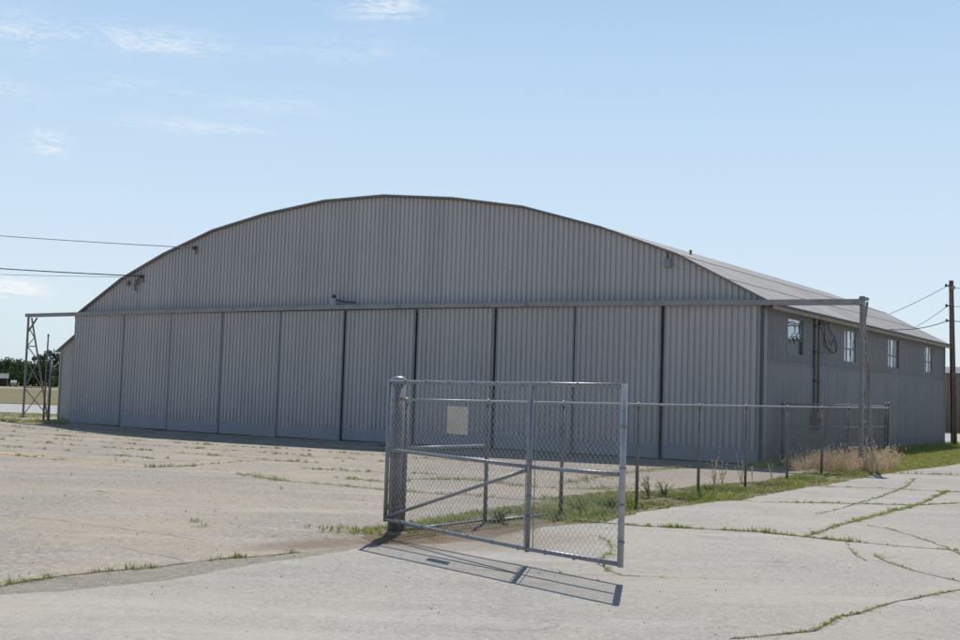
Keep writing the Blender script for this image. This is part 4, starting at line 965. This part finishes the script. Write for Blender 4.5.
def stalk_plant(x, y, h, seed, label):
    r_ = random.Random(seed); o = tag(empty('weed_stalk', (x, y, .005)), label, 'weed', 'tall dry weed stalks by the fence'); g_ = MB(); hd = MB()
    for _ in range(r_.randint(4, 6)):
        az = r_.uniform(0, 6.28); ln = h * r_.uniform(.05, .3); hh = h * r_.uniform(.6, 1.05)
        tp = (math.cos(az) * ln, math.sin(az) * ln, hh); g_.tube([(0, 0, 0), (tp[0] * .4, tp[1] * .4, hh * .55), tp], [.006, .005, .003], 5)
        for __ in range(14):
            t_ = r_.uniform(.5, 1.0); a2 = r_.uniform(0, 6.28); s_ = r_.uniform(.01, .03)
            c_ = (tp[0] * t_, tp[1] * t_, hh * t_); hd.quad(c_, (c_[0] + math.cos(a2) * s_, c_[1] + math.sin(a2) * s_, c_[2] + s_ * .6), (c_[0] + math.cos(a2) * s_ * .5, c_[1] + math.sin(a2) * s_ * .5, c_[2] + s_ * 1.3))
    k_ = len(g_.v); g_.v += hd.v; g_.f += [tuple(k_ + i_ for i_ in f_) for f_ in hd.f]; g_.mi += hd.mi; g_.build('stem', M['drybush'], o)
SL = ['tall dry weed stalk just right of the first post past the gate', 'dry weed stalk between the first and second posts past the gate', 'tall dry stalk beside the second post past the gate', 'dry stalk just beyond the second post past the gate', 'short dry stalk in front of the fence between posts', 'dry stalk beside the third post past the gate']
for k, ((x, y), lb) in enumerate(zip(LP['stalks'], SL)): stalk_plant(x, y, (.75, .5, .65, .45, .4, .45)[k], 400 + k, lb)
def leafy(x, y, h, rad, seed, label, nl=420):
    r_ = random.Random(seed); o = tag(empty('leafy_weed', (x, y, .005)), label, 'weed', 'broad leafed weeds by the fence'); st_ = MB(); lf = MB()
    for _ in range(12):
        az = r_.uniform(0, 6.28); ln = rad * r_.uniform(.2, 1); hh = h * r_.uniform(.6, 1.05); tp = Vector((math.cos(az) * ln, math.sin(az) * ln, hh))
        st_.tube([(0, 0, 0), tuple(tp * .5 + Vector((0, 0, hh * .1))), tuple(tp)], [.006, .005, .002], 5)
        for __ in range(nl // 12):
            t_ = r_.uniform(.2, 1.05); c_ = tp * t_ + Vector((r_.gauss(0, .02), r_.gauss(0, .02), r_.gauss(0, .015))); a2 = r_.uniform(0, 6.28); s_ = r_.uniform(.02, .045)
            d = Vector((math.cos(a2), math.sin(a2), r_.uniform(-.3, .7))); sd_ = Vector((-math.sin(a2), math.cos(a2), 0)) * s_ * .3
            lf.quad(c_, c_ + d * s_ * .5 + sd_, c_ + d * s_, c_ + d * s_ * .5 - sd_)
    st_.build('stem', M['weed'], o); lf.build('foliage', M['leaf2'], o)
leafy(3.05, 19.95, .38, .3, 501, 'largest leafy green weed beside the free end of the gate'); leafy(3.4, 20.4, .26, .25, 502, 'smaller leafy weed behind the largest one by the gate end')
leafy(.35, 15.55, .22, .25, 503, 'leafy weed at the foot of the first fence post behind the gate'); leafy(1.55, 16.9, .24, .28, 504, 'leafy weed at the second fence post behind the gate')
leafy(2.1, 18.0, .2, .3, 505, 'low leafy weed between second and third fence posts'); leafy(4.3, 21.1, .2, .25, 506, 'leafy weed at the foot of the first post past the gate')

# ------------------------------------------------------------------ far things
def tree(x, y, h, rad, seed, mt, label, nl=1500, low=.12):
    r_ = random.Random(seed); o = tag(empty('tree', (x, y, 0)), label, 'tree', 'trees beyond the field')
    tk = MB(); tk.tube([(0, 0, 0), (r_.uniform(-.1, .1), 0, h * .4), (r_.uniform(-.2, .2), 0, h * .85)], [.06 * h ** .8, .04 * h ** .8, .01], 8)
    cl = []
    for k in range(15):
        az = r_.uniform(0, 6.28); z = h * r_.uniform(low + .08, .92); rr = rad * (1 - abs(z / h - .5) * 1.1) * r_.uniform(.3, .95)
        c_ = Vector((math.cos(az) * rr, math.sin(az) * rr, z)); cl.append((c_, rad * r_.uniform(.25, .48)))
        tk.tube([(0, 0, z * .55), tuple(c_)], [.05, .015], 5)
    tk.build('trunk', M['bark'], o); lf = MB()
    for _ in range(nl):
        c_, cr2 = r_.choice(cl); v = Vector((r_.gauss(0, 1), r_.gauss(0, 1), r_.gauss(0, .8))).normalized() * cr2 * r_.random() ** .4
        p_ = c_ + v; p_.z = max(p_.z, h * .04); s_ = r_.uniform(.10, .24)
        u = Vector((r_.gauss(0, 1), r_.gauss(0, 1), r_.gauss(0, 1))).normalized(); w2 = u.cross(Vector((r_.gauss(0, 1), r_.gauss(0, 1), r_.gauss(0, 1)))).normalized()
        lf.quad(p_ - u * s_, p_ + w2 * s_ * .6, p_ + u * s_, p_ - w2 * s_ * .6)
    lf.build('crown', M[mt], o)
def ray_xy(px, d):   # ground bearing of far things, metres
    a = (px - 480) / 1133.8; return (a * d / math.sqrt(1 + a * a), d / math.sqrt(1 + a * a))
TR = [(-34, 232, 6.2, 3.3, 1), (-18, 226, 5.6, 3.0, 0), (-4, 230, 5.2, 2.9, 1), (5, 222, 4.7, 2.5, 0), (12, 229, 4.9, 2.6, 1), (18, 223, 5.1, 2.4, 0), (24, 228, 4.9, 2.4, 0),
      (30, 221, 4.4, 2.3, 1), (36, 226, 4.8, 2.0, 1), (42, 222, 6.3, 1.9, 0), (47, 229, 5.4, 2.2, 0), (53, 216, 7.4, 1.8, 0), (60, 224, 6.6, 2.4, 0), (68, 228, 6.6, 2.8, 1)]
TL = ['mid green tree beyond the field just outside the left edge', 'dark tree left of the frame edge beyond the field', 'mid green tree at the left edge above the dark barn', 'dark round tree right above the dark barn roof',
      'lighter tree second from the left edge', 'dark tree above the pale parked car', 'dark tree just left of the lattice frame', 'lower light tree seen through the lattice frame', 'light narrow tree behind the middle of the lattice frame',
      'pointed taller dark tree right of the lattice frame', 'dark tree between the pointed one and the steel post', 'tallest dark tree rising beside the lean to', 'dark tree partly hidden behind the lean to', 'mid green tree hidden behind the hangar end']
for k, ((px, d, h, rad, mt), lb) in enumerate(zip(TR, TL)):
    x, y = ray_xy(px, d); tree(x, y, h * .94, rad, 600 + k, 'leaf%d' % mt, lb)
# the wood carries on either side of the trees one can tell apart
g = MB(); r_ = random.Random(77)
for k in range(150):
    px = r_.uniform(-900, -60) if k < 95 else r_.uniform(85, 640)
    x, y = ray_xy(px, r_.uniform(226, 244)); h = r_.uniform(3.6, 6.2); rr = r_.uniform(1.8, 3.2)
    for _ in range(170):
        v = Vector((r_.gauss(0, 1), r_.gauss(0, 1), r_.gauss(0, 1))).normalized() * r_.random() ** .4
        p_ = Vector((x + v.x * rr, y + v.y * rr, h * .5 + v.z * h * .5)); s_ = r_.uniform(.18, .4)
        u = Vector((r_.gauss(0, 1), r_.gauss(0, 1), r_.gauss(0, 1))).normalized(); w2 = u.cross(Vector((r_.gauss(0, 1), r_.gauss(0, 1), r_.gauss(0, 1)))).normalized()
        g.quad(p_ - u * s_, p_ + w2 * s_ * .6, p_ + u * s_, p_ - w2 * s_ * .6)
tag(g.build('far_wood', M['leaf0']), kind='stuff', label='distant wood continuing the tree line beyond the field', cat='wood')
# low shrubs filling the foot of the tree line
for k, (px, d, h, rad) in enumerate(((-10, 216, 2.6, 2.4), (8, 216, 2.4, 2.4), (20, 217, 2.8, 2.2), (28, 215, 2.4, 2.4), (38, 216, 2.7, 2.3), (46, 215, 2.6, 2.2), (58, 212, 3.0, 2.4))):
    x, y = ray_xy(px, d); tree(x, y, h, rad, 700 + k, 'leaf0', ['dark shrub left of the barn', 'dark shrub behind the barn', 'dark shrub right of the pale car', 'dark shrub left of the lattice frame foot', 'dark shrub behind the lattice frame', 'dark shrub near the steel post', 'dark shrub behind the lean to'][k], 700, .0)
x, y = ray_xy(-10, 205)
br = tag(empty('barn', (x, y, 0), R(20)), 'low dark red barn with grey roof at the far left beyond the field', 'barn')
g = MB(); g.box((-3.2, -1.6, 0), (3.2, 1.6, 1.35)); g.quad((3.2, -1.6, 1.35), (3.2, 1.6, 1.35), (3.2, 0, 2.0)); g.quad((-3.2, 1.6, 1.35), (-3.2, -1.6, 1.35), (-3.2, 0, 2.0)); g.build('wall', M['maroon'], br)
g = MB(); g.quad((-3.4, -1.85, 1.28), (3.4, -1.85, 1.28), (3.4, 0, 2.08), (-3.4, 0, 2.08)); g.quad((-3.4, 0, 2.08), (3.4, 0, 2.08), (3.4, 1.85, 1.28), (-3.4, 1.85, 1.28)); g.build('roof', M['greyroof'], br)
g = MB(); g.box((-.8, -1.63, 0), (.8, -1.605, 1.1)); g.build('door', M['dark'], br)
x, y = ray_xy(16.5, 200)
car = tag(empty('parked_car', (x, y, 0), R(-62)), 'pale parked car at the far edge of the field before the trees', 'car')
g = MB(); prof = [(-1.0, .25), (-1.0, .62), (-.9, .7), (-.35, .74), (-.1, 1.02), (.55, 1.04), (.85, .76), (1.0, .7), (1.02, .25)]
for (a, z), (b, z2) in zip(prof, prof[1:]): g.quad((a, -.45, z), (a, .45, z), (b, .45, z2), (b, -.45, z2))
for s_ in (-.45, .45):
    k = len(g.v); g.v += [(a, s_, z) for a, z in prof]; g.f.append(tuple(range(k, k + len(prof)))); g.mi.append(0)
g.quad((-1.0, -.45, .25), (1.02, -.45, .25), (1.02, .45, .25), (-1, .45, .25)); g.build('body', M['whitecar'], car)
g = MB()
for s_ in (-.456, .456): g.quad((-.25, s_, .76), (.7, s_, .76), (.5, s_, .98), (-.05, s_, .98))
g.build('window', M['glassdark'], car)
for (a, b) in ((-.62, -.46), (.62, -.46), (-.62, .46), (.62, .46)):
    g = MB(); g.tube([(a, b - .05, .2), (a, b + .05, .2)], .2, 14); g.build('wheel', M['rubber'], car)
# tan shed at the far right
sh = tag(empty('shed', (33.6, 75.5, 0), R(-30)), 'tan metal shed beyond the taxiway at the right edge', 'shed')
g = MB(); ribbed(g, -12, 0, 0, 0, 3.95, depth=.03, sgn=1); ribbed(g, 0, 10, 0, 0, lambda v: 3.95 + .55 * (1 - abs(v - 5) / 5), depth=.03, axis='y', sgn=1, extra=[5.])
ribbed(g, 0, 10, -12, 0, lambda v: 3.95 + .55 * (1 - abs(v - 5) / 5), depth=.03, axis='y', sgn=-1, extra=[5.]); ribbed(g, -12, 0, 10, 0, 3.95, depth=.03, sgn=-1); g.build('wall', M['tan'], sh)
g = MB()
for (a, b) in ((-.25, 5.), (10.25, 5.)):
    za = 3.95 + .0; g.quad((-12.2, a, za), (.25, a, za), (.25, b, 4.53), (-12.2, b, 4.53))
rf2 = g.build('roof', M['greyroof'], sh)
g = MB(); g.tube([(-.6, 2.2, 4.1), (-.6, 2.2, 4.6)], .1, 10); g.tube([(-.6, 2.2, 4.6), (-.6, 2.2, 4.75)], [.22, .1], 10); g.build('vent', M['dark'], rf2)
g = MB(); g.box((.01, 3.6, 0), (.05, 6.4, 3.0)); g.build('door', M['trim'], sh)
SC.cycles.use_denoising = True
